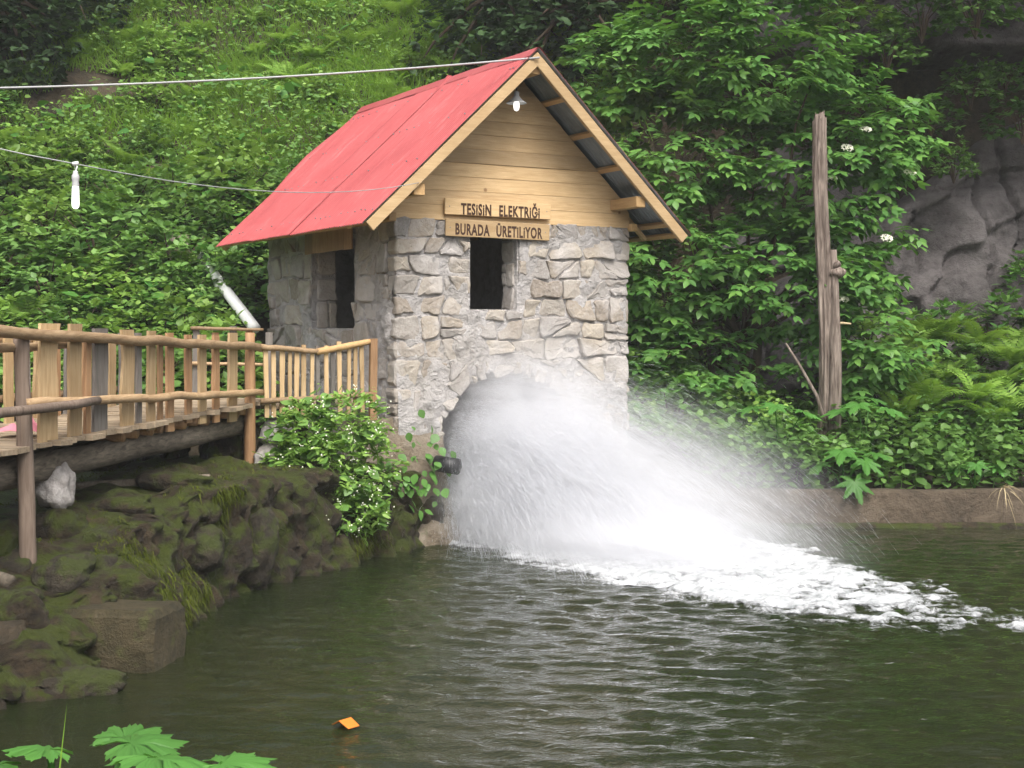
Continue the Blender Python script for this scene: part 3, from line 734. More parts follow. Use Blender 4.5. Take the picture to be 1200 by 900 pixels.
# --- gable boards
PITCH = (6.15 - 3.90) / 2.37; RT = 1.84; ZR = 6.15
def roof_z(tt): return ZR - abs(tt - RT) * PITCH
def plank_row(parent, s0, z, h, th, name='plank', lo_over=.0):
    zt = z + h; lim = .10                                            # stay under the sheets
    a = RT - (ZR - lim - zt) / PITCH; b = RT + (ZR - lim - zt) / PITCH
    a0 = RT - (ZR - lim - z) / PITCH; b0 = RT + (ZR - lim - z) / PITCH
    a, a0 = max(a, -.02), max(a0, -.02); b, b0 = min(b, CW + .02), min(b0, CW + .02)
    if b - a < .05: a = b = RT; 
    bm = bmesh.new(); jz = .006
    pts = [(a0, z + .001), (b0, z + .001), (b + .001, zt), (a - .001, zt)]
    f = [bm.verts.new((p[0], s0 - th + (.007 if k > 1 else 0), p[1])) for k, p in enumerate(pts)]
    g = [bm.verts.new((p[0], s0, p[1])) for p in pts]
    bm.faces.new(f); bm.faces.new(g[::-1])
    for k in range(4): bm.faces.new((f[k], g[k], g[(k + 1) % 4], f[(k + 1) % 4]))
    bmesh.ops.bevel(bm, geom=[e for e in bm.edges if e.verts[0] in f and e.verts[1] in f], offset=.003, segments=1, affect='EDGES')
    return link(name, bm_mesh(name, bm, M['pine_x']), parent)
bm = bmesh.new()
for s0 in (.10, CD - .2):
    vs = [bm.verts.new((x, s0 + dy, z)) for dy in (0, .1) for (x, z) in ((-.0, WT + .0), (CW, WT), (CW, roof_z(CW) - .13), (RT, ZR - .13), (0, roof_z(0) - .13))]
    bm.faces.new(vs[:5]); bm.faces.new(vs[5:][::-1])
    for k in range(5): bm.faces.new((vs[k], vs[5 + k], vs[5 + (k + 1) % 5], vs[(k + 1) % 5]))
gable = link('gable', bm_mesh('gable', bm, M['pine_x']), cabin)
z = WT - .03; k = 0
while z < 5.95:
    h = rnd.uniform(.165, .19); plank_row(gable, .05 + rnd.uniform(-.004, .004), z, h, .035); z += h
# --- roof
roof = empty('roof'); roof.parent = cabin
S0, S1 = -.68, 4.77
SLN = math.hypot(2.37, 2.25)
def sheet(side, s_a, s_b, lift, slip, seed):
    ns = int((s_b - s_a) / .0127); nr = 9
    ss = np.linspace(s_a, s_b, ns + 1); rr = np.linspace(-.02 if side < 0 else 0, SLN + .02 + slip, nr)
    Rr, Ss = np.meshgrid(rr, ss, indexing='ij')
    edge = np.exp(-((Ss - s_b) / .06) ** 2) * np.clip(vnoise(Rr * 2.4 + seed, 0 * Rr, 0 * Rr) - .25, 0, 1) * .09   # lap gapes here and there
    hgt = .012 * np.cos(2 * math.pi * Ss / .076) + lift + .006 * vnoise(Rr * .9 + seed, Ss * 1.2, 0 * Rr) + edge + .0
    cs, sn = 2.37 / SLN, 2.25 / SLN
    T = RT + side * Rr * cs + side * hgt * sn; Z = ZR - Rr * sn + hgt * cs
    top = np.stack([T, Ss, Z], -1).reshape(-1, 3)
    bot = np.stack([T - side * .004 * sn, Ss, Z - .004 * cs], -1).reshape(-1, 3)
    n = len(top); ii = np.arange(n).reshape(nr, ns + 1)
    q = np.stack([ii[:-1, :-1], ii[:-1, 1:], ii[1:, 1:], ii[1:, :-1]], -1).reshape(-1, 4)
    if side > 0: q = q[:, ::-1]
    F = np.concatenate([q[:, ::-1], q + n])
    rim = np.concatenate([ii[-1, :], []]).astype(int); e = np.stack([rim[:-1], rim[1:], rim[1:] + n, rim[:-1] + n], -1)
    cA = ii[:, 0]; e2 = np.stack([cA[:-1], cA[1:], cA[1:] + n, cA[:-1] + n], -1); cB = ii[:, -1]; e3 = np.stack([cB[:-1], cB[1:], cB[1:] + n, cB[:-1] + n], -1)
    F = np.concatenate([F, e, e2, e3])
    mi = np.concatenate([np.zeros(len(q)), np.ones(len(q)), np.zeros(len(e) + len(e2) + len(e3))])
    return mesh_np('roof_sheet', np.concatenate([top, bot]), F, [M['roof_red'], M['zinc']], True, mi)
NS = 7; wS = (S1 - S0) / NS
for side in (-1, 1):
    for i in range(NS):
        a = S0 + i * wS; b = a + wS + (.076 if i < NS - 1 else 0)
        me = sheet(side, a, b, .004 + .007 * (i % 2), rnd.uniform(-.012, .012), rnd.uniform(0, 50))
        link('roof_sheet', me, roof)
# ridge cap
bm = bmesh.new(); prev = None
for s in np.arange(S0 - .01, S1 + .02, .3):
    dz = rnd.uniform(-.004, .004); ring = [bm.verts.new((RT + dt, s, ZR + z_ + dz)) for dt, z_ in ((-.13, -.095), (-.02, .022), (.02, .022), (.13, -.095))]
    if prev:
        for k in range(3): bm.faces.new((prev[k], ring[k], ring[k + 1], prev[k + 1]))
    prev = ring
link('ridge_cap', bm_mesh('ridge_cap', bm, M['roof_red']), roof)
# nail heads in rows over the purlins
nv = bmesh.new()
for side in (-1, 1):
    for rr in (.35, 1.25, 2.1, 3.05):
        for k in range(30):
            s = S0 + .1 + k * .18 + rnd.uniform(-.03, .03); 
            if rnd.random() < .45: continue
            s = round(s / .076) * .076
            hh = .022; cs, sn = 2.37 / SLN, 2.25 / SLN; r2 = rr + rnd.uniform(-.02, .02)
            p = Vector((RT + side * r2 * cs + side * hh * sn, s, ZR - r2 * sn + hh * cs))
            bmesh.ops.create_icosphere(nv, subdivisions=1, radius=.011, matrix=Matrix.Translation(p))
o = link('nail_heads', bm_mesh('nail_heads', nv, M['zinc']), roof); o['kind'] = 'stuff'
# barge boards on the gable ends, purlins, plates
def slope_box(side, r0, r1, s0, s1, top, h, mat, name, parent):
    bm = bmesh.new(); cs, sn = 2.37 / SLN, 2.25 / SLN
    mtx = Matrix(((side * cs, 0, side * sn, RT), (0, 1, 0, 0), (-sn, 0, cs, ZR), (0, 0, 0, 1)))
    add_box(bm, (r0, s0, top - h), (r1, s1, top), .002, .006, mtx)
    return link(name, bm_mesh(name, bm, M[mat]), parent)
for side in (-1, 1):
    slope_box(side, .02 if side < 0 else .07, SLN - .02, S0 + .02, S0 + .075, -.022, .135, 'pine_x', 'barge_board', roof)
    slope_box(side, .05, SLN - .04, S1 - .09, S1 - .04, -.022, .12, 'pine_x', 'barge_board', roof)
    for rr in (.12, .75, 1.35, 1.95, 3.0, SLN - .06):
        slope_box(side, rr - .035, rr + .035, S0 + .08, S1 - .1, -.012, .06 if rr < 3.1 else .05, 'pine_y', 'purlin', roof)
    # rafter resting on the wall just inside the front
    slope_box(side, .1, SLN - .1, .12, .2, -.09, .05, 'pine_x', 'rafter', roof)
bm = bmesh.new(); add_box(bm, (RT - .07, S0 + .08, ZR - .30), (RT + .07, S1 - .1, ZR - .14), .003, .008); link('ridge_beam', bm_mesh('ridge_beam', bm, M['pine_y']), roof)
for tt in (.22, 3.46):
    bm = bmesh.new(); add_box(bm, (tt - .075, -.60, 4.25), (tt + .075, CD - .3, 4.39), .003, .008)
    link('wall_beam', bm_mesh('wall_beam', bm, M['pine_y']), roof)
# soffit battens under the side eaves
for side, tt in ((-1, .13), (1, CW + .06)):
    bm = bmesh.new(); add_box(bm, (tt - .05, -.05, 3.98), (tt + .05, CD, 4.08), .003, .008); link('wall_plate', bm_mesh('wall_plate', bm, M['pine_y']), roof)
# boarded panel over the side opening
pan = empty('shutter_panel'); pan.parent = cabin
s = 1.25
for i in range(6):
    wd = .275 + rnd.uniform(-.02, .02); bm = bmesh.new(); add_box(bm, (TL - .06, s + .003, 3.70 + rnd.uniform(-.01, .01)), (TL - .035, s + wd - .003, 4.06), .002, .003)
    link('board', bm_mesh('board', bm, M['peeled_z']), pan); s += wd
# --- lamp under the gable peak
lamp = empty('gable_lamp', (*to_world(1.74, -.30), 5.52)); tag(lamp, 'white enamel pendant lamp lit under the gable peak', 'lamp')
def lathe(name, prof, mat, parent, n=20, loc=None):
    bm = bmesh.new(); prev = None
    for (r_, z_) in prof:
        ring = [bm.verts.new((r_ * math.cos(2 * math.pi * k / n), r_ * math.sin(2 * math.pi * k / n), z_)) for k in range(n)]
        if prev:
            for k in range(n): bm.faces.new((prev[k], prev[(k + 1) % n], ring[(k + 1) % n], ring[k]))
        prev = ring
    return link(name, bm_mesh(name, bm, mat, True), parent, loc)
M['enamel'] = mat_plain('grey_enamel', (.42, .42, .42), .35, .5, .1, 8, 0)
lathe('shade', [(.13, -.005), (.13, .0), (.085, .03), (.05, .07), (.035, .09), (.034, .14), (.012, .15)], M['enamel'], lamp)
lathe('bulb', [(.025, .02), (.034, .0), (.036, -.05), (.030, -.085), (.012, -.10), (.001, -.102)], M['bulb'], lamp)
bm = bmesh.new(); add_tube(bm, [(0, 0, .14), (0, .01, .24), (.01, .02, .36)], .006, 6); link('flex', bm_mesh('flex', bm, M['black_rubber']), lamp)

# --- the two sign boards with their lettering
def sign(name, t0, t1, z0, z1, text, tx0, tx1, zc, label, tilt):
    root = empty(name, (*to_world((t0 + t1) / 2, -.045), (z0 + z1) / 2), ROT); tag(root, label, 'sign', 'wooden name boards on the cabin front')
    root.rotation_euler = (0, tilt, ROT)
    w_, h_ = t1 - t0, z1 - z0
    bm = bmesh.new(); add_box(bm, (-w_ / 2, -.014, -h_ / 2), (w_ / 2, .014, h_ / 2), .003, .004); link('board', bm_mesh('board', bm, M['pine_x']), root)
    cu = bpy.data.curves.new('lettering', 'FONT'); cu.body = text; cu.size = .19; cu.align_x = 'CENTER'; cu.align_y = 'CENTER'; cu.offset = .0062; cu.extrude = .0015
    cu.space_character = 1.12; cu.space_word = 1.25; cu.resolution_u = 3
    ob = bpy.data.objects.new('tmp', cu); COL.objects.link(ob); dg = bpy.context.evaluated_depsgraph_get()
    me = bpy.data.meshes.new_from_object(ob.evaluated_get(dg)); bpy.data.objects.remove(ob)
    co = np.array([v_.co[:] for v_ in me.vertices]); mn, mx_ = co.min(0), co.max(0)
    want = tx1 - tx0; sx_ = want / (mx_[0] - mn[0])
    off = (tx0 + tx1) / 2 - (t0 + t1) / 2
    # capital height sets the vertical scale
    for v_ in me.vertices:
        x = (v_.co.x - (mn[0] + mx_[0]) / 2) * sx_ + off; y = (v_.co.y - (mn[1] + mx_[1]) / 2) * 1.02
        v_.co = (x, -.0165 - v_.co.z, y + zc)
    me.materials.clear(); me.materials.append(M['letters'])
    bmt = bmesh.new(); bmt.from_mesh(me); bpy.data.meshes.remove(me)
    left = set(bmt.verts); isl = []
    while left:
        st_ = [left.pop()]; comp = set(st_)
        while st_:
            for e in st_.pop().link_edges:
                for q_ in e.verts:
                    if q_ in left: left.discard(q_); comp.add(q_); st_.append(q_)
        xs_ = [q_.co.x for q_ in comp]; isl.append([min(xs_), max(xs_), comp])
    isl.sort(key=lambda q_: q_[0]); grp = []
    for a_, b_, comp in isl:                                             # dots and accents join their letter
        if grp and a_ < grp[-1][1] - .004: grp[-1][1] = max(grp[-1][1], b_); grp[-1][2] |= comp
        else: grp.append([a_, b_, set(comp)])
    for a_, b_, comp in grp:
        nb_ = bmesh.new(); mp_ = {}
        for q_ in comp: mp_[q_] = nb_.verts.new(q_.co)
        for f_ in bmt.faces:
            if f_.verts[0] in comp: nb_.faces.new([mp_[q_] for q_ in f_.verts])
        link('letter', bm_mesh('letter', nb_, M['letters']), root)
    bmt.free()
    bm = bmesh.new()
    for k in (-1, 1): add_tube(bm, [(k * w_ * .46, -.013, 0), (k * w_ * .46, -.018, 0)], .007, 8)
    link('nails', bm_mesh('nails', bm, M['zinc']), root)
sign('sign_board', .845, 2.40, 4.085, 4.29, 'TESiSiN  ELEKTRi\u011Ei', 1.07, 2.23, -.0, 'upper wooden sign board reading TESISIN ELEKTRIGI on the gable', R(.3))
sign('sign_board', .855, 2.38, 3.81, 4.025, 'BURADA  \u00DCRETiLiYOR', .99, 2.27, .0, 'lower wooden sign board reading BURADA URETILIYOR over the window', R(.6))

# --- black drain pipe end beside the arch, white penstock behind the cabin
bm = bmesh.new(); a_, b_ = Vector((*to_world(.62, -.25), .99)), Vector((*to_world(.80, -.50), .96)); ax_ = (b_ - a_).normalized()
add_tube(bm, [a_, b_, b_ + ax_ * .002, b_ - ax_ * .12], [.10, .10, .082, .08], 18, 0, True)
o = link('drain_pipe', bm_mesh('drain_pipe', bm, M['black_rubber'], True)); tag(o, 'black rubber pipe end sticking out left of the arch', 'pipe')
pr = empty('water_pipe', (-4.2, 21.3, 2.9)); tag(pr, 'white water pipe sloping down to the rear of the cabin', 'pipe')
def in_root(root, pts): return [Vector(p) - root.location for p in pts]
bm = bmesh.new(); add_tube(bm, in_root(pr, [(-4.95, 22.37, 3.84), (-4.55, 21.75, 3.42), (-3.75, 20.55, 2.66)]), .085, 16); link('tube', bm_mesh('tube', bm, M['white_paint'], True), pr)
bm = bmesh.new(); add_tube(bm, in_root(pr, [(-4.50, 21.68, 3.37), (-4.42, 21.56, 3.29)]), .10, 16); link('joint', bm_mesh('joint', bm, M['white_paint'], True), pr)

# ================================================================== FOOTBRIDGE AND RAILINGS
B0 = Vector((-4.07, 11.2, 0)); BE = Vector((.205, .979, 0)).normalized(); BW = Vector((-.979, .205, 0)).normalized()
BL = 5.31
bridge = empty('footbridge', (B0.x, B0.y, 1.0), 0); tag(bridge, 'rustic wooden footbridge with log beams and plank deck', 'footbridge')
def loc_(p): return Vector(p) - bridge.location
def at(k, wdt, z):                                   # point k metres along the near edge, wdt across
    p = B0 + BE * k + BW * wdt; return Vector((p.x, p.y, z))
def deck_z(k): return 1.62 + .025 * k
# deck planks
k = -3.2; i = 0
while k < BL + .55:
    wd = rnd.uniform(.15, .24); bm = bmesh.new(); z = deck_z(k)
    a, b = rnd.uniform(-.10, .02), 1.45 + rnd.uniform(-.08, .08)
    q = [at(k + .006, a, z), at(k + wd - .006, a + rnd.uniform(-.01, .01), z), at(k + wd - .006, b, z), at(k + .006, b, z)]
    vs = [bm.verts.new(loc_(p + Vector((0, 0, dz + rnd.uniform(-.006, .006))))) for dz in (0, .045) for p in q]
    bm.faces.new(vs[:4][::-1]); bm.faces.new(vs[4:])
    for m in range(4): bm.faces.new((vs[m], vs[(m + 1) % 4], vs[4 + (m + 1) % 4], vs[4 + m]))
    link('deck_plank', bm_mesh('deck_plank', bm, M['deck_wood']), bridge); k += wd
# rounded off-cuts hanging below the deck edge
for kk in np.arange(2.2, 5.2, .27):
    bm = bmesh.new(); c_ = at(kk + rnd.uniform(-.04, .04), .06, deck_z(kk) - .045); add_tube(bm, [loc_(c_), loc_(c_ + BW * .9)], rnd.uniform(.045, .075), 9, .15)
    link('joist_end', bm_mesh('joist_end', bm, M['peeled_z'], True), bridge)
# log beams below
for wdt, rad in ((.22, .125), (1.15, .12)):
    bm = bmesh.new(); add_tube(bm, [loc_(p) for p in poly_pts(at(-3, wdt, 1.36), at(5.35, wdt, 1.52), 14, 0, .03, wdt)], rad, 12, .12); link('log_beam', bm_mesh('log_beam', bm, M['bark'], True), bridge)
bm = bmesh.new(); add_tube(bm, [loc_(p) for p in poly_pts((-4.55, 13.3, 1.12), (-2.55, 15.6, 1.02), 6, 0, .02, 3)], .055, 9, .1); 
o = link('fallen_pole', bm_mesh('fallen_pole', bm, M['bark'], True)); o.location = bridge.location; tag(o, 'loose dark pole leaning on the bank under the footbridge', 'pole')
bm = bmesh.new(); add_tube(bm, poly_pts((-5.6, 11.9, 1.0), (-4.0, 11.25, .60), 6, 0, .02, 4), .06, 9, .1); o = link('fallen_pole', bm_mesh('fallen_pole', bm, M['bark'], True)); tag(o, 'short dark pole resting on rocks at the left edge', 'pole')

# near railing
rail = empty('bridge_railing', (B0.x, B0.y, 1.6), 0); tag(rail, 'near railing of the footbridge with wide uneven pickets', 'railing')
def rl(p): return Vector(p) - rail.location
def pole(root, a, b, r_, mat, name, n=14, wob=.03, seed=0.0, taper=.85):
    pts = [Vector(p) - root.location for p in poly_pts(a, b, n, 0, wob, seed)]
    rr = [r_ * (1 + (taper - 1) * i / n) * (1 + .12 * mnoise.noise(Vector((i * .8, seed, 2)))) for i in range(n + 1)]
    bm = bmesh.new(); add_tube(bm, pts, rr, 10, .14, True, seed); return link(name, bm_mesh(name, bm, M[mat], True), root)
pole(rail, at(-2.5, -.02, 2.68), at(5.45, -.02, 2.43), .052, 'peeled', 'top_rail', 26, .022, 1.0, .9)
pole(rail, at(.35, -.03, 2.02), at(5.42, -.03, 1.90), .043, 'peeled', 'lower_rail', 18, .022, 5.0, .95)
pole(rail, at(-2.5, -.14, 1.95), at(1.35, -.12, 1.99), .045, 'brown_log', 'lower_rail', 10, .02, 9.0)
pole(rail, at(-2.5, .10, 2.42), at(1.25, .10, 2.50), .045, 'peeled', 'brace_rail', 10, .02, 11.0)
def picket(root, p, wd, z0, z1, mat, wavy=0.0, th=.028, ax=BE, name='picket'):
    """upright board: stepped outline along its height so that waney edges show"""
    bm = bmesh.new(); n = 10; nrm = Vector((-ax.y, ax.x, 0)); prev = None; sd = rnd.uniform(0, 50); lean = rnd.uniform(-.02, .02)
    for i in range(n + 1):
        q = i / n; z = z0 + (z1 - z0) * q
        lw = wd / 2 * (1 + wavy * mnoise.noise(Vector((q * 2.4 + sd, 0, 0)))); rw = wd / 2 * (1 + wavy * mnoise.noise(Vector((q * 2.4 + sd, 7, 0))))
        cz = lean * q
        c0 = p + ax * cz
        ring = [c0 - ax * lw - nrm * th / 2, c0 + ax * rw - nrm * th / 2, c0 + ax * rw + nrm * th / 2, c0 - ax * lw + nrm * th / 2]
        ring = [bm.verts.new(Vector((r_.x, r_.y, z)) - root.location) for r_ in ring]
        if prev:
            for m in range(4): bm.faces.new((prev[m], prev[(m + 1) % 4], ring[(m + 1) % 4], ring[m]))
        else: bm.faces.new(ring[::-1])
        prev = ring
    bm.faces.new(prev)
    return link(name, bm_mesh(name, bm, M[mat]), root)
# (metres along, width, bottom z, top z, material, waviness)
PK = [(-1.2, .13, 1.62, 2.72, 'pine_z', .3), (-.8, .12, 1.62, 2.70, 'grey_wood', .2), (-.45, .14, 1.62, 2.72, 'pine_z', .4), (-.05, .12, 1.60, 2.66, 'pine_z', .3),
      (.93, .19, 1.65, 2.68, 'pine_z', .45), (1.38, .115, 1.66, 2.68, 'pine_z', .12), (1.83, .14, 1.65, 2.64, 'grey_wood', .1), (2.36, .13, 1.66, 2.63, 'pine_z', .4),
      (2.60, .05, 1.66, 2.60, 'grey_wood', .2), (3.06, .05, 1.66, 2.58, 'peeled_z', .2), (1.60, .05, 1.66, 2.6, 'peeled_z', .2), (2.85, .085, 1.64, 2.62, 'pine_z', .15), (3.28, .085, 1.60, 2.60, 'peeled_z', .2), (3.72, .075, 1.66, 2.58, 'peeled_z', .2), (4.06, .095, 1.63, 2.58, 'pine_z', .2),
      (4.42, .08, 1.62, 2.57, 'peeled_z', .2), (4.86, .125, 1.60, 2.60, 'pine_z', .1)]
for (kk, wd, z0, z1, mt, wv) in PK: picket(rail, at(kk - .14, .045, 0), wd * (1.55 if kk < 1 else 1.8), z0, z1, mt, wv)
pole(rail, at(.42, -.0, .55), at(.38, .05, 2.64), .072, 'brown_log', 'post', 10, .02, 3.0)
pole(rail, at(5.20, .03, .92), at(5.20, .03, 2.60), .068, 'peeled_z', 'post', 8, .012, 4.0)
pole(rail, at(-2.3, .03, .5), at(-2.3, .03, 2.72), .075, 'grey_wood', 'post', 8, .012, 6.0)

# far railing of the bridge
frail = empty('bridge_railing', (*at(0, 1.4, 0).xy, 1.6), 0); tag(frail, 'far railing of the footbridge seen through the near pickets', 'railing')
pole(frail, at(-2.5, 1.42, 2.62), at(4.9, 1.42, 2.50), .055, 'peeled', 'top_rail', 20, .03, 21.0)
pole(frail, at(-2.5, 1.42, 1.98), at(4.9, 1.42, 1.95), .045, 'peeled', 'lower_rail', 16, .03, 23.0)
kk = -2.2
while kk < 4.9:
    picket(frail, at(kk, 1.36, 0), rnd.uniform(.12, .22), 1.66 + rnd.uniform(-.03, .03), 2.58 + rnd.uniform(-.06, .06), rnd.choice(['pine_z', 'pine_z', 'grey_wood', 'peeled_z']), .25); kk += rnd.uniform(.24, .36)
pole(frail, at(4.95, 1.4, 1.0), at(4.95, 1.4, 2.6), .055, 'grey_wood', 'post', 8, .012, 26.0)
# landing rail behind, up to the cabin side
brail = empty('landing_railing', (-4.6, 18.6, 1.6), 0); tag(brail, 'short railing behind the landing between footbridge and cabin', 'railing')
pole(brail, (-4.2, 18.4, 2.66), (-3.3, 18.67, 2.64), .025, 'peeled', 'top_rail', 8, .02, 31.0); pole(brail, (-4.2, 18.4, 2.2), (-3.3, 18.67, 2.18), .025, 'peeled', 'lower_rail', 8, .02, 33.0)
for q in (0, .25, .5, .75, 1.0):
    picket(brail, Vector((-4.15, 18.47, 0)).lerp(Vector((-3.25, 18.74, 0)), q), .09, 1.5, 2.64 + rnd.uniform(-.05, .08), rnd.choice(['grey_wood', 'peeled_z']), .2, ax=Vector((.95, .3, 0)).normalized())

# side railing that closes the landing towards the pond, thin pickets
E0 = Vector((-2.93, 16.42, 0)); E1 = Vector((-1.70, 16.98, 0)); EA = (E1 - E0).normalized()
srail = empty('landing_railing', (E0.x, E0.y, 1.7), 0); tag(srail, 'railing of thin peeled pickets ending at the cabin corner', 'railing')
mid = E0.lerp(E1, .52)
pole(srail, (E0.x, E0.y, 2.44), (mid.x, mid.y, 2.375), .036, 'peeled', 'top_rail', 8, .015, 41.0); pole(srail, (mid.x - .03, mid.y, 2.37), (E1.x, E1.y, 2.50), .042, 'pine_y', 'top_rail', 8, .012, 43.0)
pole(srail, (E0.x, E0.y - .02, 1.80), (E1.x, E1.y - .02, 1.86), .034, 'peeled', 'lower_rail', 8, .015, 45.0)
for i in range(14):
    q = .045 + i * .067; p = E0.lerp(E1, q) + Vector((rnd.uniform(-.008, .008), .04, 0))
    picket(srail, p, rnd.uniform(.042, .058), 1.62 + rnd.uniform(-.03, .03), 2.43 + rnd.uniform(-.02, .03) + (.05 if q > .6 else 0), 'pine_z' if i not in (7, 9) else 'grey_wood', .2, .03, EA)
picket(srail, E1 + EA * .02, .085, 1.55, 2.53, 'peeled_z', .06, .07, EA, 'post')
# landing deck beside the cabin
land = empty('landing_deck', (-3.2, 17.6, 1.7)); tag(land, 'plank landing between footbridge and cabin side', 'deck')
for i in range(12):
    x0 = -4.5 + i * .22; bm = bmesh.new(); a = Vector((x0, 16.62 + max(0, (x0 + 2.9)) * .5, 1.74)); 
    add_box(bm, (x0 - land.location.x, a.y - land.location.y, -.0), (x0 + .21 - land.location.x, 18.3 - land.location.y + .0, .045), .004)
    link('deck_plank', bm_mesh('deck_plank', bm, M['deck_wood']), land)
for x0 in (-4.3, -3.4, -2.6):
    bm = bmesh.new(); add_tube(bm, [Vector((x0, 17.5, .6)) - land.location, Vector((x0, 17.5, 1.72)) - land.location], .07, 9, .1); link('post', bm_mesh('post', bm, M['bark'], True), land)
# pink cloth on the deck
bm = bmesh.new(); gridn = 10; vv = [[None] * (gridn + 1) for _ in range(gridn + 1)]
for i in range(gridn + 1):
    for j in range(gridn + 1):
        u_, v_ = i / gridn - .5, j / gridn - .5
        vv[i][j] = bm.verts.new((u_ * .42, v_ * .32, .02 + .17 * max(0, mnoise.noise(Vector((u_ * 4, v_ * 4, 3))) + .45) * (1 - 1.6 * (u_ * u_ + v_ * v_))))
for i in range(gridn):
    for j in range(gridn): bm.faces.new((vv[i][j], vv[i + 1][j], vv[i + 1][j + 1], vv[i][j + 1]))
pc = at(1.05, .40, deck_z(1.05) + .05); o = link('pink_cloth', bm_mesh('pink_cloth', bm, M['pink_cloth'], True), None, pc); tag(o, 'crumpled pink cloth lying on the footbridge deck', 'cloth')

# ================================================================== CABLES AND HANGING BULB
def cable(name, pts, r_, mat, label):
    bm = bmesh.new(); add_tube(bm, pts, r_, 7); o = link(name, bm_mesh(name, bm, M[mat], True)); tag(o, label, 'cable'); return o
rp = (*to_world(1.84, -.70), 6.04)
cable('cable', poly_pts((-9.5, 15.6, 5.30), rp, 24, .14), .013, 'cable', 'thick white cable running from the left to the roof peak')
bp = Vector((-3.10, 10.0, 3.80)); ep = Vector((*to_world(.22, -.62), 4.40))
cable('cable', [Vector((-5.6, 8.9, 4.55)) * (1 - k) + bp * k - Vector((0, 0, .10 * 4 * k * (1 - k))) for k in np.linspace(0, 1, 9)] + poly_pts(bp, ep, 16, .16)[1:], .0045, 'cable', 'thin cable carrying the hanging bulb to the roof edge')
hb = empty('hanging_bulb', (bp.x, bp.y, bp.z - .31)); tag(hb, 'lit white bulb hanging from the thin cable at the left', 'bulb')
lathe('bulb', [(.022, .15), (.024, .13), (.026, .03), (.024, .005), (.012, -.008), (.001, -.01)], M['bulb'], hb, 16)
lathe('socket', [(.024, .15), (.026, .165), (.022, .18), (.027, .20), (.027, .225), (.018, .24), (.016, .26), (.001, .262)], M['enamel'], hb, 16)
bm = bmesh.new(); add_tube(bm, [(0, 0, .25), (.012, 0, .29), (.006, 0, .325), (-.006, 0, .30), (-.002, 0, .25)], .005, 6); add_tube(bm, [(-.02, 0, .31), (.02, 0, .315)], .014, 8)
link('wire_tie', bm_mesh('wire_tie', bm, M['white_paint'], True), hb)

# ================================================================== DEAD TRUNK
dt = empty('dead_trunk', (4.55, 20.4, .5)); tag(dt, 'grey weathered dead tree trunk standing on the right bank', 'dead tree')
def fluted(name, path, rads, mat, parent, n=26, depth=.22, seed=0.0, jag=0.0):
    bm = bmesh.new(); rings = []; m = len(path) - 1
    for i, p in enumerate(path):
        p = Vector(p); ring = []
        for k in range(n):
            a = 2 * math.pi * k / n
            f = 1 + depth * mnoise.noise(Vector((math.cos(a) * 2.6 + seed, math.sin(a) * 2.6, i * .16))) + .06 * mnoise.noise(Vector((math.cos(a) * 6, math.sin(a) * 6, i * .7 + seed)))
            f -= .45 * max(0, mnoise.noise(Vector((math.cos(a) * 3.7 + seed * 2, math.sin(a) * 3.7, i * .05))) - .2)
            f -= (.16 if n > 30 else 0) * abs(math.sin(a * 4.5 + seed + .12 * i)) ** .5
            z = jag * abs(mnoise.noise(Vector((math.cos(a) * 2, math.sin(a) * 2, seed + 3)))) if i == m else 0
            ring.append(bm.verts.new(p + Vector((math.cos(a) * rads[i] * f, math.sin(a) * rads[i] * f * .9, z))))
        rings.append(ring)
    for i in range(m):
        for k in range(n): bm.faces.new((rings[i][k], rings[i][(k + 1) % n], rings[i + 1][(k + 1) % n], rings[i + 1][k]))
    bm.faces.new(rings[-1])
    return link(name, bm_mesh(name, bm, M[mat], True), parent)
zz = np.linspace(-.3, 5.15, 30)
fluted('trunk', [(-.05 + .045 * math.sin(z * .9), .02 * math.sin(z * 2), z) for z in zz], list(np.interp(zz, [-.3, 1.5, 3, 3.5, 4.3, 5.15], [.11, .10, .10, .125, .14, .115])), 'dead_wood', dt, 44, .42, 1.0, .5)
zz = np.linspace(-.3, 3.3, 16)
fluted('stem', [(.10 + .02 * math.sin(z), -.06, z) for z in zz], list(np.interp(zz, [-.3, 2, 3.3], [.10, .085, .04])), 'dead_wood', dt, 16, .25, 5.0)
bm = bmesh.new()
for sd in range(5): bmesh.ops.create_icosphere(bm, subdivisions=2, radius=rnd.uniform(.05, .09), matrix=Matrix.Translation((.14 + rnd.uniform(-.06, .08), -.08, 3.02 + rnd.uniform(-.10, .10))))
for vtx in bm.verts: vtx.co += Vector((1, 1, 1)) * .03 * mnoise.noise(vtx.co * 12)
link('burl', bm_mesh('burl', bm, M['dead_wood'], True), dt)
bm = bmesh.new(); add_tube(bm, [(.1, -.05, 2.22), (.22, -.08, 2.24), (.34, -.1, 2.23)], [.025, .02, .012], 7); link('stub', bm_mesh('stub', bm, M['straw'], True), dt)
bm = bmesh.new(); add_tube(bm, [(-.02, -.15, .7), (-.18, -.2, 1.2), (-.42, -.22, 1.62), (-.62, -.2, 1.95)], [.03, .028, .022, .012], 8, .1); link('broken_branch', bm_mesh('broken_branch', bm, M['dead_wood'], True), dt)

# broken stump on the slope behind the bridge
st = empty('tree_stump', (-5.25, 22.2, 3.3)); tag(st, 'broken brown tree stump on the slope left of the cabin', 'stump')
zz = np.linspace(-.5, .75, 10); fluted('stump', [(0, 0, z) for z in zz], list(np.linspace(.27, .16, 10)), 'dead_wood', st, 22, .4, 8.0, .4)

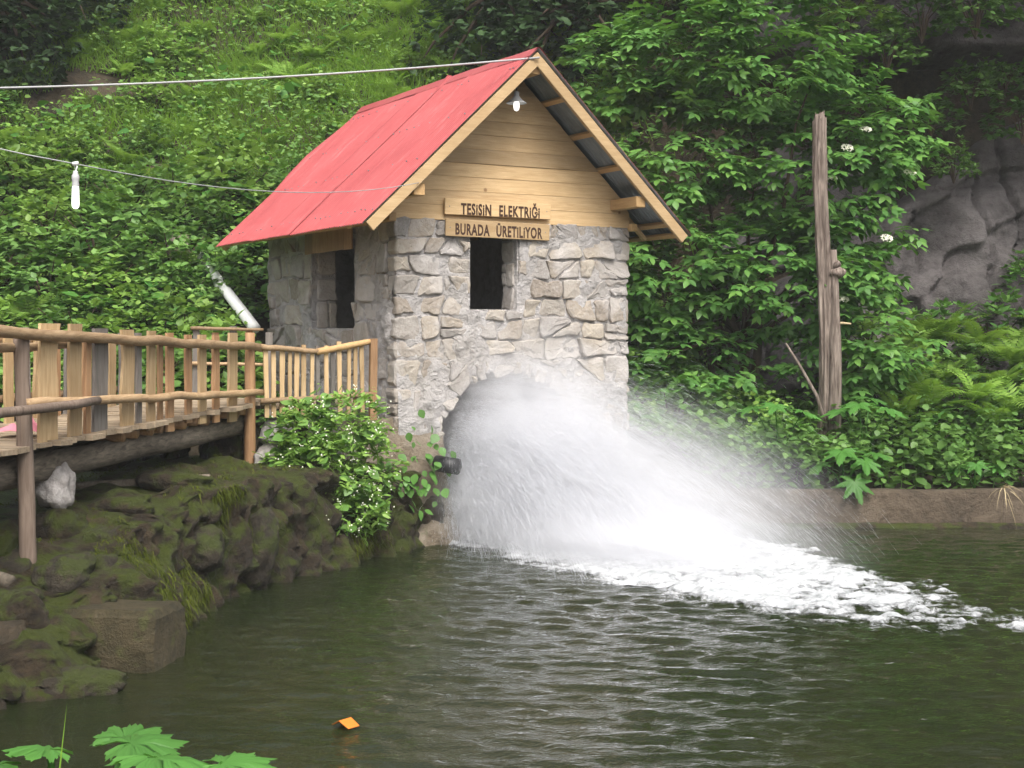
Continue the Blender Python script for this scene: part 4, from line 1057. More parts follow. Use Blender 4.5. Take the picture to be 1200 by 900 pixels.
# floating orange card
bm = bmesh.new()
pp = [(-.07, -.05, .012), (.0, -.055, .05), (.085, -.05, .012), (.085, .05, .012), (.0, .055, .05), (-.07, .05, .012)]
vs = [bm.verts.new(p) for p in pp] + [bm.verts.new((p[0], p[1], p[2] + .004)) for p in pp]
for f in ((0, 1, 4, 5), (1, 2, 3, 4)): bm.faces.new([vs[i] for i in f][::-1]); bm.faces.new([vs[i + 6] for i in f])
for a, b in ((0, 1), (1, 2), (2, 3), (3, 4), (4, 5), (5, 0)): bm.faces.new((vs[a], vs[b], vs[b + 6], vs[a + 6]))
o = link('floating_card', bm_mesh('floating_card', bm, M['orange_paper']), None, (-1.10, 9.27, .004)); o.rotation_euler = (0, 0, R(-40)); tag(o, 'folded orange card floating on the pond', 'litter')

# ================================================================== VEGETATION
# leaf templates: x across, y along the leaf, z up; arrays of vertices and triangles
def leaf_tpl(kind):
    if kind == 'ovate': out = [(0, 0), (.22, .12), (.40, .36), (.34, .62), (.17, .84), (0, 1)]
    elif kind == 'low': out = [(0, 0), (.33, .22), (.33, .58), (0, 1)]
    elif kind == 'lance': out = [(0, 0), (.13, .14), (.19, .38), (.14, .66), (.06, .88), (0, 1)]
    elif kind == 'elder': out = [(0, 0), (.15, .10), (.26, .32), (.25, .55), (.13, .80), (0, 1)]
    n = len(out); V = []
    for x, y in out: V.append((0, y, -.10 * y * y))                      # midrib, tip droops
    for x, y in out[1:-1]: V.append((x, y, .16 * x - .10 * y * y))
    for x, y in out[1:-1]: V.append((-x, y, .16 * x - .10 * y * y))
    F = []
    r0, l0 = n, n + n - 2
    for i in range(n - 1):
        a, b = i, i + 1
        for base, flip in ((r0, False), (l0, True)):
            p = base + i - 1 if i > 0 else None; q = base + i if i < n - 2 else None
            tri = [(a, q, b)] if p is None else ([(a, p, b)] if q is None else [(a, p, q), (a, q, b)])
            for t_ in tri: F.append(t_[::-1] if flip else t_)
    return np.array(V, float), np.array(F, int)
def stack(parts):
    V, F, o_ = [], [], 0
    for v, f in parts: V.append(v); F.append(f + o_); o_ += len(v)
    return np.concatenate(V), np.concatenate(F)
def xf(tpl, mat=None, scale=1.0, loc=(0, 0, 0)):
    v, f = tpl; v = v * scale
    if mat is not None: v = v @ np.array(mat.to_3x3()).T
    return v + np.array(loc), f
OV, LA, EL, OL = leaf_tpl('ovate'), leaf_tpl('lance'), leaf_tpl('elder'), leaf_tpl('low')
def compound(nl=2, ln=.30, size=.125):
    """pinnate elder leaf: terminal leaflet and nl pairs on a thin stalk"""
    parts = []
    ys = np.linspace(.40, .80, nl) * ln
    for y in ys:
        for s in (-1, 1): parts.append(xf(EL, Matrix.Rotation(-s * R(62), 3, 'Z') @ Matrix.Rotation(R(-8), 3, 'X'), size * (1.0 if y < .6 * ln else 1.1), (s * .004, y, -.05 * y)))
    parts.append(xf(EL, Matrix.Rotation(R(-10), 3, 'X'), size * 1.15, (0, ln * .84, -.05 * ln)))
    sv = np.array([(-.003, 0, 0), (.003, 0, 0), (.002, ln * .86, -.05 * ln), (-.002, ln * .86, -.05 * ln)]); parts.append((sv, np.array([(0, 1, 2), (0, 2, 3)])))
    return stack(parts)
CMP = compound()
def frond(L=.8, pairs=17, arch=.55):
    parts = []; pv = []
    for i in range(pairs * 1 + 1):
        q = i / pairs; pv.append((0, L * (q - .18 * q * q), arch * L * (.75 * q - .95 * q * q)))
    for i in range(2, pairs):
        q = i / pairs; p = pv[i]; w_ = L * .24 * math.sin(math.pi * min(1, q * .92 + .12)) ** .8 * (1 - .45 * q)
        tang = Vector(pv[i + 1]) - Vector(pv[i - 1]); pitch = math.atan2(tang.z, tang.y)
        for s in (-1, 1):
            m = Matrix.Rotation(pitch, 3, 'X') @ Matrix.Rotation(-s * R(68), 3, 'Z')
            hw = .13
            v = np.array([(0, 0, 0), (hw, .25, .02), (.07, .7, -.05), (0, 1, -.12), (-.07, .7, -.05), (-hw, .25, .02)]) * np.array([w_ * 1.1, w_, w_])
            parts.append(xf((v, np.array([(0, 1, 5), (1, 2, 5), (2, 4, 5), (2, 3, 4)])), m, 1, p))
    rv, rf = [], []
    for i, p in enumerate(pv): rv += [(p[0] - .006 * (1 - i / pairs), p[1], p[2]), (p[0] + .006 * (1 - i / pairs), p[1], p[2])]
    for i in range(pairs): rf += [(2 * i, 2 * i + 1, 2 * i + 3), (2 * i, 2 * i + 3, 2 * i + 2)]
    parts.append((np.array(rv), np.array(rf)))
    return stack(parts)
FRONDS = [frond(.8, 17, .55), frond(.8, 15, .8), frond(.8, 16, .3)]

def place(tpl, P, D, N, S):
    """copy a template to positions P, leaf axis D, up normal N, sizes S -> big V,F"""
    v, f = tpl; n = len(P)
    D = D / (np.linalg.norm(D, axis=1, keepdims=True) + 1e-9)
    X = np.cross(D, N); X /= (np.linalg.norm(X, axis=1, keepdims=True) + 1e-9)
    Z = np.cross(X, D)
    B = np.stack([X, D, Z], 2)                                          # columns
    V = np.einsum('nij,vj->nvi', B, v) * S[:, None, None] + P[:, None, :]
    F = f[None] + (np.arange(n) * len(v))[:, None, None]
    return V.reshape(-1, 3), F.reshape(-1, 3)
def rand_dirs(rs, n, up=.35, toward=None, k=.0):
    a = rs.uniform(0, 2 * math.pi, n); z = rs.normal(up, .35, n)
    D = np.stack([np.cos(a), np.sin(a), z], 1)
    if toward is not None: D += np.array(toward) * k
    return D
UPV = np.array([0, 0, 1.0])

# ---- hillside undergrowth: a dense carpet of leaves (nobody could count it)
def tilt_normals(rs, n, cam=.45):
    return np.stack([rs.normal(0, .35, n), rs.normal(-cam, .35, n), np.ones(n)], 1)
def carpet(seed, n, xr, yr, tpl, smin, smax, hmax, accept=None):
    rs = np.random.RandomState(seed)
    x = rs.uniform(*xr, n); y = rs.uniform(*yr, n)
    if accept is not None:
        k = accept(x, y, rs); x, y = x[k], y[k]
    n = len(x); g = ground(x, y)
    lump = np.clip(.55 + .7 * fbm(x * .8 + 11, y * .8, 0 * x, 3), .15, 1.4)
    h = hmax * lump * rs.uniform(.35, 1.0, n) ** .6
    P = np.stack([x, y, g + h], 1)
    D = rand_dirs(rs, n, -.05); D[:, 1] -= .25
    return place(tpl, P, D, tilt_normals(rs, n), rs.uniform(smin, smax, n))
def house_clear(x, y, m=.25):
    lt, ls = to_local(x, y); return ~((lt > -m) & (lt < CW + m) & (ls > -.6) & (ls < CD + m))
BARE = [(-7.9, 27.7, 1.0, .5), (-6.2, 25.3, .4, .4), (-9.0, 27.0, .5, .3)]
def not_bare(x, y):
    k = np.ones(len(x), bool)
    for (bx, by, rx, ry) in BARE: k &= ((x - bx) / rx) ** 2 + ((y - by) / ry) ** 2 + .5 * vnoise(x * 1.6, y * 1.6, 0 * x) > 1
    return k
def acc_low(x, y, rs):
    sx = np.interp(y, SHORE_Y, SHORE_X); return house_clear(x, y) & not_bare(x, y) & ((x < 3.2) | (y > 19.3)) & (rs.rand(len(x)) < smooth(28.0, 23.0, y + 2.2 * fbm(x * .35, y * .35, 0 * x, 3) - .18 * x - 1.0) * .95 + .22)
V_, F_ = carpet(11, 90000, (-13, 5.0), (19.0, 34), OL, .07, .15, .75, acc_low)
o = link('undergrowth', mesh_np('undergrowth', V_, F_, M['leaf_mid'])); tag(o, 'mid green broadleaf undergrowth covering the hillside', 'undergrowth', kind='stuff')
V_, F_ = carpet(12, 55000, (-13, 4.0), (20.0, 34), OL, .06, .13, .95, acc_low)
o = link('undergrowth', mesh_np('undergrowth', V_, F_, M['leaf_bright'])); tag(o, 'bright green leaves on top of the hillside undergrowth', 'undergrowth', kind='stuff')
V_, F_ = carpet(13, 3000, (-12, 3.0), (19.5, 31), OV, .18, .30, .95, acc_low)
o = link('undergrowth', mesh_np('undergrowth', V_, F_, M['leaf_hog'])); tag(o, 'large pale butterbur leaves scattered over the hillside', 'undergrowth', kind='stuff')
# grass on the upper slope
rs = np.random.RandomState(21); n = 75000
x = rs.uniform(-13, 3.5, n); y = rs.uniform(22.5, 35.5, n)
k = house_clear(x, y) & not_bare(x, y) & (rs.rand(n) < smooth(23.5, 27.5, y + 1.5 * fbm(x * .5, y * .5, 0 * x, 3)))
x, y = x[k], y[k]; n = len(x)
P = np.stack([x, y, ground(x, y) + .02], 1); D = np.stack([rs.normal(0, .35, n), rs.normal(-.35, .3, n), np.ones(n)], 1)
V_, F_ = blades(P, D, rs.uniform(.35, .75, n) * np.clip(1 + .5 * fbm(x * .9, y * .9, 0 * x, 2), .4, 1.6), rs.uniform(.014, .028, n), .45, 5)
o = link('hill_grass', mesh_np('hill_grass', V_, F_, M['grass'])); tag(o, 'long bright grass on the upper hillside', 'grass', kind='stuff')

# ---- shrubs and ferns as individuals
def blob_shrub(name, seed, tpl, nl, size, r_, h_, mat):
    """leafy shrub mesh: leaves on a lumpy dome, clustered at twig ends"""
    rs = np.random.RandomState(seed); nt = nl // 7
    th = rs.uniform(0, 2 * math.pi, nt); ph = np.arccos(rs.uniform(-.1, 1, nt)); rad = rs.uniform(.45, 1.0, nt) ** .5
    rad = rad * (1 + .35 * fbm(np.cos(th) * 1.5 + seed, np.sin(th) * 1.5, np.cos(ph) * 2, 2))
    T = np.stack([np.sin(ph) * np.cos(th) * r_ * rad, np.sin(ph) * np.sin(th) * r_ * rad, .12 + np.cos(ph) * h_ * rad], 1)
    idx = np.repeat(np.arange(nt), 7); n = len(idx)
    out = T[idx] / np.array([r_, r_, h_]); a = rs.uniform(0, 6.28, n)
    D = out * .6 + np.stack([np.cos(a), np.sin(a), rs.normal(-.1, .35, n)], 1)
    P = T[idx] + D * rs.uniform(.0, .06, n)[:, None]
    N = tilt_normals(rs, n, .0) + out * .5
    return mesh_np(name, *place(tpl, P, D, N, rs.uniform(size * .7, size * 1.25, n)), mat)
def stems_mesh(name, seed, r_, h_, k=7):
    bm = bmesh.new(); rr = random.Random(seed)
    for i in range(k):
        a = rr.uniform(0, 6.28); q = rr.uniform(.3, .8); tip = Vector((math.cos(a) * r_ * q, math.sin(a) * r_ * q, h_ * rr.uniform(.6, .95)))
        add_tube(bm, [(0, 0, -.15), tip * .4 + Vector((0, 0, .15 * h_)), tip], [.022, .016, .006], 6)
    return bm_mesh(name, bm, M['twig'])
SH = [blob_shrub('shrub_foliage', 100 + i, OL, 760, .125, .75, .85, M['leaf_bright' if i % 2 else 'leaf_mid']) for i in range(5)]
SHD = [blob_shrub('shrub_foliage', 130 + i, EL, 520, .17, .85, .95, M['leaf_elder']) for i in range(3)]
ST = [stems_mesh('shrub_stems', 5, .7, .8)]
def shrub(loc, sc, mesh, label, group, cat='shrub', rz=None):
    r_ = empty('leafy_shrub', loc, rnd.uniform(0, 6.28) if rz is None else rz); r_.scale = (sc, sc, sc * rnd.uniform(.85, 1.15)); tag(r_, label, cat, group)
    link('foliage', mesh, r_); link('stem', ST[0], r_); return r_
def gz(x, y): return float(ground(np.array([x]), np.array([y]))[0])
def spread(n, ok, xr, yr, dmin, seed):
    rr = random.Random(seed); out = []; tries = 0
    while len(out) < n and tries < 6000:
        tries += 1; x, y = rr.uniform(*xr), rr.uniform(*yr)
        if not ok(x, y): continue
        if all((x - a) ** 2 + (y - b) ** 2 > dmin * dmin for a, b in out): out.append((x, y))
    return out
hc = lambda x, y: bool(house_clear(np.array([x]), np.array([y]), .8)[0])
def vis(x, y, m=1.04): return abs(x) < y * .3636 * m
for i, (x, y) in enumerate(spread(34, lambda x, y: hc(x, y) and vis(x, y) and not (x > -4.0 and y < 23.3), (-9, -1.2), (19.3, 24.5), .85, 4)):
    shrub((x, y, gz(x, y) - .05), rnd.uniform(.8, 1.25), SH[i % 5], 'leafy green shrub on the lower slope behind the footbridge', 'shrubs on the lower slope')
for i, (x, y) in enumerate(((-4.95, 21.55), (-5.3, 22.0), (-4.7, 22.3))):
    shrub((x, y, gz(x, y) + .1), .62, SH[i], 'leafy shrub growing round the white water pipe', 'shrubs round the pipe')
for i, (x, y) in enumerate(spread(14, lambda x, y: hc(x, y) and vis(x, y) and bool(not_bare(np.array([x]), np.array([y]))[0]), (-10, 0), (24.5, 29), 1.3, 5)):
    shrub((x, y, gz(x, y) - .05), rnd.uniform(.6, 1.0), SH[(i * 2 + 1) % 5], 'leafy shrub among the grass higher on the slope', 'shrubs on the upper slope')
def fern_mesh(name, seed, nf=11):
    rs = np.random.RandomState(seed); parts = []
    for i in range(nf):
        a = 6.283 * i / nf + rs.uniform(-.25, .25)
        parts.append(xf(FRONDS[i % 3], Matrix.Rotation(a, 3, 'Z') @ Matrix.Rotation(rs.uniform(.15, .75), 3, 'X'), rs.uniform(.8, 1.25), (0, 0, 0)))
    return mesh_np(name, *stack(parts), M['leaf_fern'])
FE = [fern_mesh('fern_fronds', 200 + i) for i in range(4)]
def fern(x, y, sc, label, group):
    r_ = link('fern', FE[rnd.randrange(4)], None, (x, y, gz(x, y) + .05)); r_.rotation_euler = (R(rnd.uniform(5, 25)), R(rnd.uniform(-10, 10)), rnd.uniform(0, 6.28)); r_.scale = (sc,) * 3
    return tag(r_, label, 'fern', group)
for (x, y) in spread(120, lambda x, y: hc(x, y) and vis(x, y) and bool(not_bare(np.array([x]), np.array([y]))[0]), (-11, 1), (20.5, 32.5), .6, 6):
    fern(x, y, rnd.uniform(.7, 1.25), 'bright green fern on the grassy slope left of the cabin', 'ferns on the hillside')

# ---- generic tree: trunk, limbs, crown of leaves clustered at twig ends
def limbs(bm, base, tips, r0, seed):
    rr = random.Random(seed)
    for tp in tips:
        b = Vector(base); tp = Vector(tp); m1 = b.lerp(tp, .4) + Vector((rr.uniform(-.2, .2), rr.uniform(-.2, .2), rr.uniform(.1, .4))); m2 = b.lerp(tp, .75) + Vector((rr.uniform(-.15, .15), rr.uniform(-.15, .15), rr.uniform(0, .25)))
        add_tube(bm, [b, m1, m2, tp], [r0, r0 * .7, r0 * .4, r0 * .12], 7, .1, False)
def crown_tips(rs, lobes, n, shell=.55):
    T = []; O = []
    wts = np.array([l[1][0] * l[1][2] for l in lobes]); wts = wts / wts.sum()
    for (c, r_), k in zip(lobes, rs.multinomial(n, wts)):
        u = rs.normal(size=(k, 3)); u /= np.linalg.norm(u, axis=1, keepdims=True)
        rad = rs.uniform(shell, 1, k) ** .6 * (1 + .25 * fbm(u[:, 0] * 2 + c[0], u[:, 1] * 2, u[:, 2] * 2, 2))
        T.append(np.array(c) + u * np.array(r_) * rad[:, None]); O.append(u)
    return np.concatenate(T), np.concatenate(O)
def tree(name, loc, lobes, ntips, per, tpl, size, mat, label, cat='tree', group=None, trunk=(.12, 2.0), seed=1, parts=0, up=-.15, stems=1):
    rs = np.random.RandomState(seed); root = empty(name, loc); tag(root, label, cat, group)
    T, O = crown_tips(rs, lobes, ntips)
    idx = np.repeat(np.arange(len(T)), per); n = len(idx)
    a = rs.uniform(0, 6.28, n); D = np.stack([np.cos(a), np.sin(a), rs.normal(up, .3, n)], 1) + O[idx] * .45
    P = T[idx] + rs.normal(0, .03, (n, 3)); N = np.stack([rs.normal(0, .3, n), rs.normal(-.15, .3, n), np.ones(n)], 1) + O[idx] * .25
    S = rs.uniform(.75, 1.2, n) * size
    front = np.zeros(n, bool)
    if parts:
        sc_ = -P[:, 1] + rs.uniform(0, .8, n) + .2 * O[idx][:, 1]; front[np.argsort(-sc_)[:parts]] = True
    if parts:
        me = mesh_np('leaf', tpl[0], tpl[1], M[mat])
        Dn = D / np.linalg.norm(D, axis=1, keepdims=True); X = np.cross(Dn, N); X /= np.linalg.norm(X, axis=1, keepdims=True); Z = np.cross(X, Dn)
        for i in np.where(front)[0]:
            m = Matrix(((X[i, 0], Dn[i, 0], Z[i, 0], 0), (X[i, 1], Dn[i, 1], Z[i, 1], 0), (X[i, 2], Dn[i, 2], Z[i, 2], 0), (0, 0, 0, 1)))
            lf = link('leaf', me, root); lf.matrix_local = Matrix.Translation(P[i]) @ m @ Matrix.Scale(S[i], 4)
    V_, F_ = place(tpl, P[~front], D[~front], N[~front], S[~front])
    cr = link('crown', mesh_np('crown', V_, F_, M[mat]), root); cr['kind'] = 'stuff'
    bm = bmesh.new(); rr = random.Random(seed); h = trunk[1]
    for s_ in range(stems):
        off = Vector((rr.uniform(-.25, .25), rr.uniform(-.15, .15), 0)) * (s_ > 0); top = Vector((off.x * 2.5, off.y * 2, h * rr.uniform(.8, 1)))
        add_tube(bm, [off + Vector((0, 0, -.4)), off.lerp(top, .3) + Vector((rr.uniform(-.1, .1), 0, 0)), off.lerp(top, .65), top], [trunk[0] * 1.2, trunk[0], trunk[0] * .85, trunk[0] * .6], 9, .12, False)
    link('trunk', bm_mesh('trunk', bm, M['twig'], True), root)
    bm = bmesh.new(); pick = rs.choice(len(T), min(18, len(T)), False); limbs(bm, (0, 0, h * .75), [T[i] for i in pick], trunk[0] * .5, seed)
    link('limbs', bm_mesh('limbs', bm, M['twig'], True), root)
    return root, T
EB = (3.6, 21.9, .8)
elobes = [((-1.3, -.1, 4.6), (1.25, 1.0, 1.25)), ((.2, -.2, 6.0), (1.6, 1.1, 1.2)), ((1.0, -.1, 4.3), (1.5, 1.0, 1.2)), ((-1.2, -.4, 2.8), (1.3, .95, 1.0)), ((.6, -.3, 2.6), (1.5, .95, 1.1)),
          ((-1.0, -.7, 1.2), (1.15, .8, .8)), ((1.7, -.2, 3.2), (.8, .8, .8)), ((-.9, .1, 6.3), (1.2, 1.0, 1.0)), ((2.0, .1, 5.0), (.95, .8, .7)), ((1.6, -.5, 1.6), (1.1, .7, .8)), ((-2.0, .1, 5.9), (.7, .7, .8))]
elder, ET = tree('elder_tree', EB, elobes, 800, 7, CMP, 1.12, 'leaf_elder', 'large leafy elder tree with white blossom right of the cabin', trunk=(.085, 2.2), seed=9, parts=260, stems=4)
# blossom plates
def umbel(name, seed, r_=.09, n=70):
    rs = np.random.RandomState(seed); bm = bmesh.new()
    for i in range(n):
        a = rs.uniform(0, 6.28); q = r_ * math.sqrt(rs.rand()); bmesh.ops.create_icosphere(bm, subdivisions=1, radius=.011, matrix=Matrix.Translation((q * math.cos(a), q * math.sin(a), .03 * (1 - (q / r_) ** 2) + rs.normal(0, .004))))
    return bm_mesh(name, bm, M['flower'])
UM = umbel('blossom', 1)
for (x, y, z) in ((5.25, 20.35, 5.62), (5.0, 20.45, 5.36), (5.95, 20.5, 5.0), (5.55, 20.3, 4.0), (4.75, 20.4, 4.9), (4.9, 20.3, 3.1)):
    b = link('blossom', UM, elder); b.location = Vector((x, y + .55, z)) - elder.location; b.rotation_euler = (R(rnd.uniform(15, 45)), 0, 0)

# dark woodland behind and above
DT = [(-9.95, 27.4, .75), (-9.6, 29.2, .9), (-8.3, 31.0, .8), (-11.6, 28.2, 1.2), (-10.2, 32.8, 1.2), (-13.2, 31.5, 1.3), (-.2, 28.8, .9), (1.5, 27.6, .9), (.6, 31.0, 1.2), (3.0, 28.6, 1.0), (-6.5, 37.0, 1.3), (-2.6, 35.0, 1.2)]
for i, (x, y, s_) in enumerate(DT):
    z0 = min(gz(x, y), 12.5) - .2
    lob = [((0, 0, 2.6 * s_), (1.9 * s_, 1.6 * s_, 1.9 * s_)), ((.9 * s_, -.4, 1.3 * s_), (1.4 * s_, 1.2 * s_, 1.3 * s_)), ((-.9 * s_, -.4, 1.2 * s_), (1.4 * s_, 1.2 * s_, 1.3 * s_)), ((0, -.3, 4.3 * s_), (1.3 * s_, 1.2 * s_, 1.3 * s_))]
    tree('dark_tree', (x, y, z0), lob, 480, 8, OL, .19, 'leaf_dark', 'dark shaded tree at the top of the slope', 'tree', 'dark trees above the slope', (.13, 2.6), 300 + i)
# trees added out of view above the cliff, leaning forward to shade it
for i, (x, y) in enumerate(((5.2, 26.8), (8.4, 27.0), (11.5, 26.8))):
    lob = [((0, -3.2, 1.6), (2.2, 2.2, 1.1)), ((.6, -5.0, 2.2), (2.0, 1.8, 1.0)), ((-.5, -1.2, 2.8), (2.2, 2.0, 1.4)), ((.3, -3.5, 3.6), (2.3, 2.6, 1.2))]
    tree('unseen_shade_tree', (x, y, 8.6), lob, 420, 8, OL, .26, 'leaf_dark', 'unseen dark tree added to shade the cliff, leaning out over its top', 'tree', 'trees above the cliff', (.16, 3.0), 330 + i)
# plants on the cliff
for i, (x, z, s_) in enumerate(((6.3, 7.4, .8), (7.3, 6.4, .6), (8.0, 6.9, .75), (8.9, 6.3, .8), (7.7, 5.6, .55), (9.6, 7.1, .9), (5.6, 7.9, .9), (8.7, 8.4, .8), (9.8, 4.3, .6), (6.9, 7.9, .8), (7.8, 8.0, .9), (9.3, 7.9, .8), (6.0, 6.7, .6), (9.1, 3.6, .8), (8.6, 7.2, .5))):
    shrub((x, 24.55 if z < 7.3 else 23.7, z - .3), s_, SHD[i % 3] if i % 2 else SH[i % 5], 'small leafy plant growing out of the dark cliff', 'plants on the cliff')

# ---- right bank
def nettle(seed, h_=1.0, tiers=9):
    rs = np.random.RandomState(seed); P, D, N, S = [], [], [], []
    for k in range(tiers):
        q = (k + 1) / tiers; z = h_ * q; size = .19 * (1 - .62 * q) + .03; a0 = k * math.pi / 2 + rs.uniform(-.3, .3)
        for s_ in range(2):
            for rep in range(1):
                a = a0 + math.pi * s_; P.append((0.01 * math.cos(a), .01 * math.sin(a), z)); D.append((math.cos(a), math.sin(a), rs.uniform(-.75, .2))); N.append((rs.normal(0, .3), rs.normal(0, .3), 1)); S.append(size * rs.uniform(.85, 1.15))
        # side shoots
        if k in (2, 4, 5):
            a = rs.uniform(0, 6.28)
            for m in range(5):
                P.append((.10 * math.cos(a), .10 * math.sin(a), z + .05)); aa = a + rs.uniform(-1.4, 1.4); D.append((math.cos(aa), math.sin(aa), rs.uniform(-.3, .4))); N.append((0, 0, 1)); S.append(.11)
    V_, F_ = place(OV, np.array(P), np.array(D), np.array(N, float), np.array(S))
    V_[:, 0] *= 1; sv = np.array([(-.008, 0, 0), (.008, 0, 0), (0, .008, h_), (0, -.01, 0)]); F_ = np.concatenate([F_, np.array([(0, 1, 2), (1, 3, 2), (3, 0, 2)]) + len(V_)]); V_ = np.concatenate([V_, sv])
    return mesh_np('nettle', V_, F_, M['leaf_mid'])
NE = [nettle(400 + i, .9 + .1 * (i % 3)) for i in range(5)]
k = 0
for (x, y) in spread(210, lambda x, y: True, (2.3, 8.6), (19.15, 21.9), .18, 8):
    if y > 21.0 and x < 5.5 and rnd.random() < .5: continue
    r_ = link('nettle', NE[k % 5], None, (x, y, gz(x, y) - .02)); sc = rnd.uniform(.65, 1.15); r_.scale = (sc, sc, sc); r_.rotation_euler = (R(rnd.uniform(-8, 22 if y < 19.6 else 8)), R(rnd.uniform(-9, 9)), rnd.uniform(0, 6.28)); k += 1
    tag(r_, 'leafy green nettle in the dense growth on the right bank', 'nettle', 'nettles on the right bank')
for i, (x, y) in enumerate(spread(16, lambda x, y: True, (5.6, 8.9), (20.8, 24.2), .75, 9)):
    shrub((x, y, gz(x, y) - .05 + .35 * (y - 20.8)), rnd.uniform(.75, 1.05), (SH + SHD)[i % 8], 'leafy shrub on the right bank below the cliff', 'shrubs below the cliff')
for (x, y) in spread(22, lambda x, y: True, (5.8, 8.9), (20.6, 23.2), .5, 10):
    f = fern(x, y, rnd.uniform(.8, 1.3), 'bright fern among the bushes on the right bank', 'ferns on the right bank'); f.location.z += .35 * (y - 20.6) + .5
for i, (x, y) in enumerate(((2.3, 20.6), (3.0, 20.9), (2.6, 21.6), (3.7, 20.6), (2.0, 21.3))):
    shrub((x, y, gz(x, y) - .1), rnd.uniform(.8, 1.1), SHD[i % 3], 'shaded leafy shrub below the elder tree beside the cabin', 'shrubs below the elder tree')

# hogweed: big lobed leaves, each its own part
def lobed(name, seed, nl=7, inner=.42):
    rs = np.random.RandomState(seed); pts = []
    for i in range(nl):
        c_ = -2.35 + 4.7 * i / (nl - 1); ln = (1.0 - .30 * abs(i - (nl - 1) / 2) / ((nl - 1) / 2)) * rs.uniform(.92, 1.08)
        pts.append((c_ - .30, inner * ln))
        for a, q in ((-.20, max(.70, inner + .1)), (-.16, max(.66, inner + .06)), (-.10, .90), (-.07, .86), (0, 1.0), (.07, .86), (.10, .90), (.16, max(.66, inner + .06)), (.20, max(.70, inner + .1))): pts.append((c_ + a, q * ln))
        pts.append((c_ + .30, inner * ln))
    bm = bmesh.new(); c0 = bm.verts.new((0, 0, 0)); vs = []; mids = []
    for a, q in pts:
        x, y = math.sin(a) * q, math.cos(a) * q; z = .05 * math.cos(a * nl * 1.33) * q * rs.uniform(.2, 1.4) + rs.normal(0, .018) - .20 * q * q
        vs.append(bm.verts.new((x, y, z))); mids.append(bm.verts.new((x * .5, y * .5, .04 - .05 * q + .03 * math.cos(a * 9))))
    for i in range(len(vs) - 1): bm.faces.new((mids[i], vs[i], vs[i + 1], mids[i + 1])); bm.faces.new((c0, mids[i], mids[i + 1]))
    return bm_mesh(name, bm, M['leaf_hog'], True)
HG = [lobed('leaf', 500 + i, 7, .50) for i in range(4)]; HF = [lobed('leaf', 520 + i, 9, .74) for i in range(4)]
def hogweed(loc, leaves, label, group=None, tp=None):
    """leaves: (azimuth deg, reach, height, size, tilt deg)"""
    r_ = empty('hogweed', loc); tag(r_, label, 'plant', group)
    for i, (a, reach, h_, sz, tl) in enumerate(leaves):
        a = R(a); tip = Vector((math.sin(a) * reach, -math.cos(a) * reach, h_))
        bm = bmesh.new(); add_tube(bm, [(0, 0, 0), (tip.x * .4, tip.y * .4, h_ * .65), tip], [.014, .011, .007], 7, 0, False); link('stalk', bm_mesh('stalk', bm, M['leaf_hog'], True), r_)
        lf = link('leaf', (tp or HG)[i % 4], r_); lf.location = tip; lf.scale = (sz,) * 3; lf.rotation_euler = (R(tl), R(rnd.uniform(-12, 12)), math.pi + a)
    return r_
hogweed((4.55, 19.3, .45), [(-20, .25, .55, .42, -15), (40, .35, .42, .38, -25), (-75, .35, .35, .34, -25), (5, .45, .15, .33, -50), (85, .4, .5, .34, -10)], 'hogweed with large pale lobed leaves leaning over the wall')
hogweed((5.0, 20.0, .55), [(-30, .3, 1.05, .40, -10), (50, .35, .98, .38, -15), (150, .3, 1.1, .36, 0), (-100, .3, .95, .34, -10)], 'hogweed with broad leaves right of the dead trunk')
hogweed((3.75, 19.8, .5), [(-20, .3, 1.1, .36, -10), (60, .35, 1.0, .36, -15), (-90, .35, 1.05, .34, -10)], 'hogweed with broad leaves left of the dead trunk')
hogweed((6.4, 19.5, .45), [(-10, .2, .35, .26, -25), (60, .3, .3, .24, -25), (-70, .3, .3, .26, -25)], 'small hogweed at the wall right of the dead trunk')
# straw tuft on the wall
rs = np.random.RandomState(31); n = 16
V_, F_ = blades(np.tile([[6.62, 18.95, .52]], (n, 1)) + rs.normal(0, .02, (n, 3)), np.stack([rs.normal(0, .5, n), rs.normal(-.7, .2, n), rs.normal(.1, .5, n)], 1), rs.uniform(.22, .42, n), np.full(n, .010), .7, 3)
o = link('straw_tuft', mesh_np('straw_tuft', V_, F_, M['straw'])); tag(o, 'tuft of dry straw hanging over the concrete wall', 'grass tuft')

# ---- flowering bush on the bank before the cabin
fb = empty('flowering_bush', (-2.12, 16.28, .95)); tag(fb, 'bush with tiny white flowers hanging over the bank before the cabin', 'bush')
rs = np.random.RandomState(41)
lob = [((-.25, -.05, .50), (.46, .38, .45)), ((.25, .05, .58), (.50, .38, .40)), ((-.1, -.28, .05), (.50, .32, .50)), ((.48, -.10, .10), (.40, .32, .48)), ((.15, -.36, -.38), (.42, .26, .36)), ((-.48, -.1, .05), (.30, .28, .45)), ((.45, -.2, -.40), (.28, .2, .30)), ((-.2, -.38, -.45), (.25, .2, .25))]
T, O = crown_tips(rs, lob, 760, .3)
idx = np.repeat(np.arange(len(T)), 8); n = len(idx); a = rs.uniform(0, 6.28, n)
D = np.stack([np.cos(a), np.sin(a), rs.normal(-.1, .4, n)], 1) + O[idx] * .5; N = tilt_normals(rs, n, .3)
big = rs.rand(n) < .09
V1, F1 = place(LA, T[idx][~big] + rs.normal(0, .03, ((~big).sum(), 3)), D[~big], N[~big], rs.uniform(.06, .12, (~big).sum()))
o = link('foliage', mesh_np('foliage', V1, F1, M['leaf_bright']), fb); o['kind'] = 'stuff'
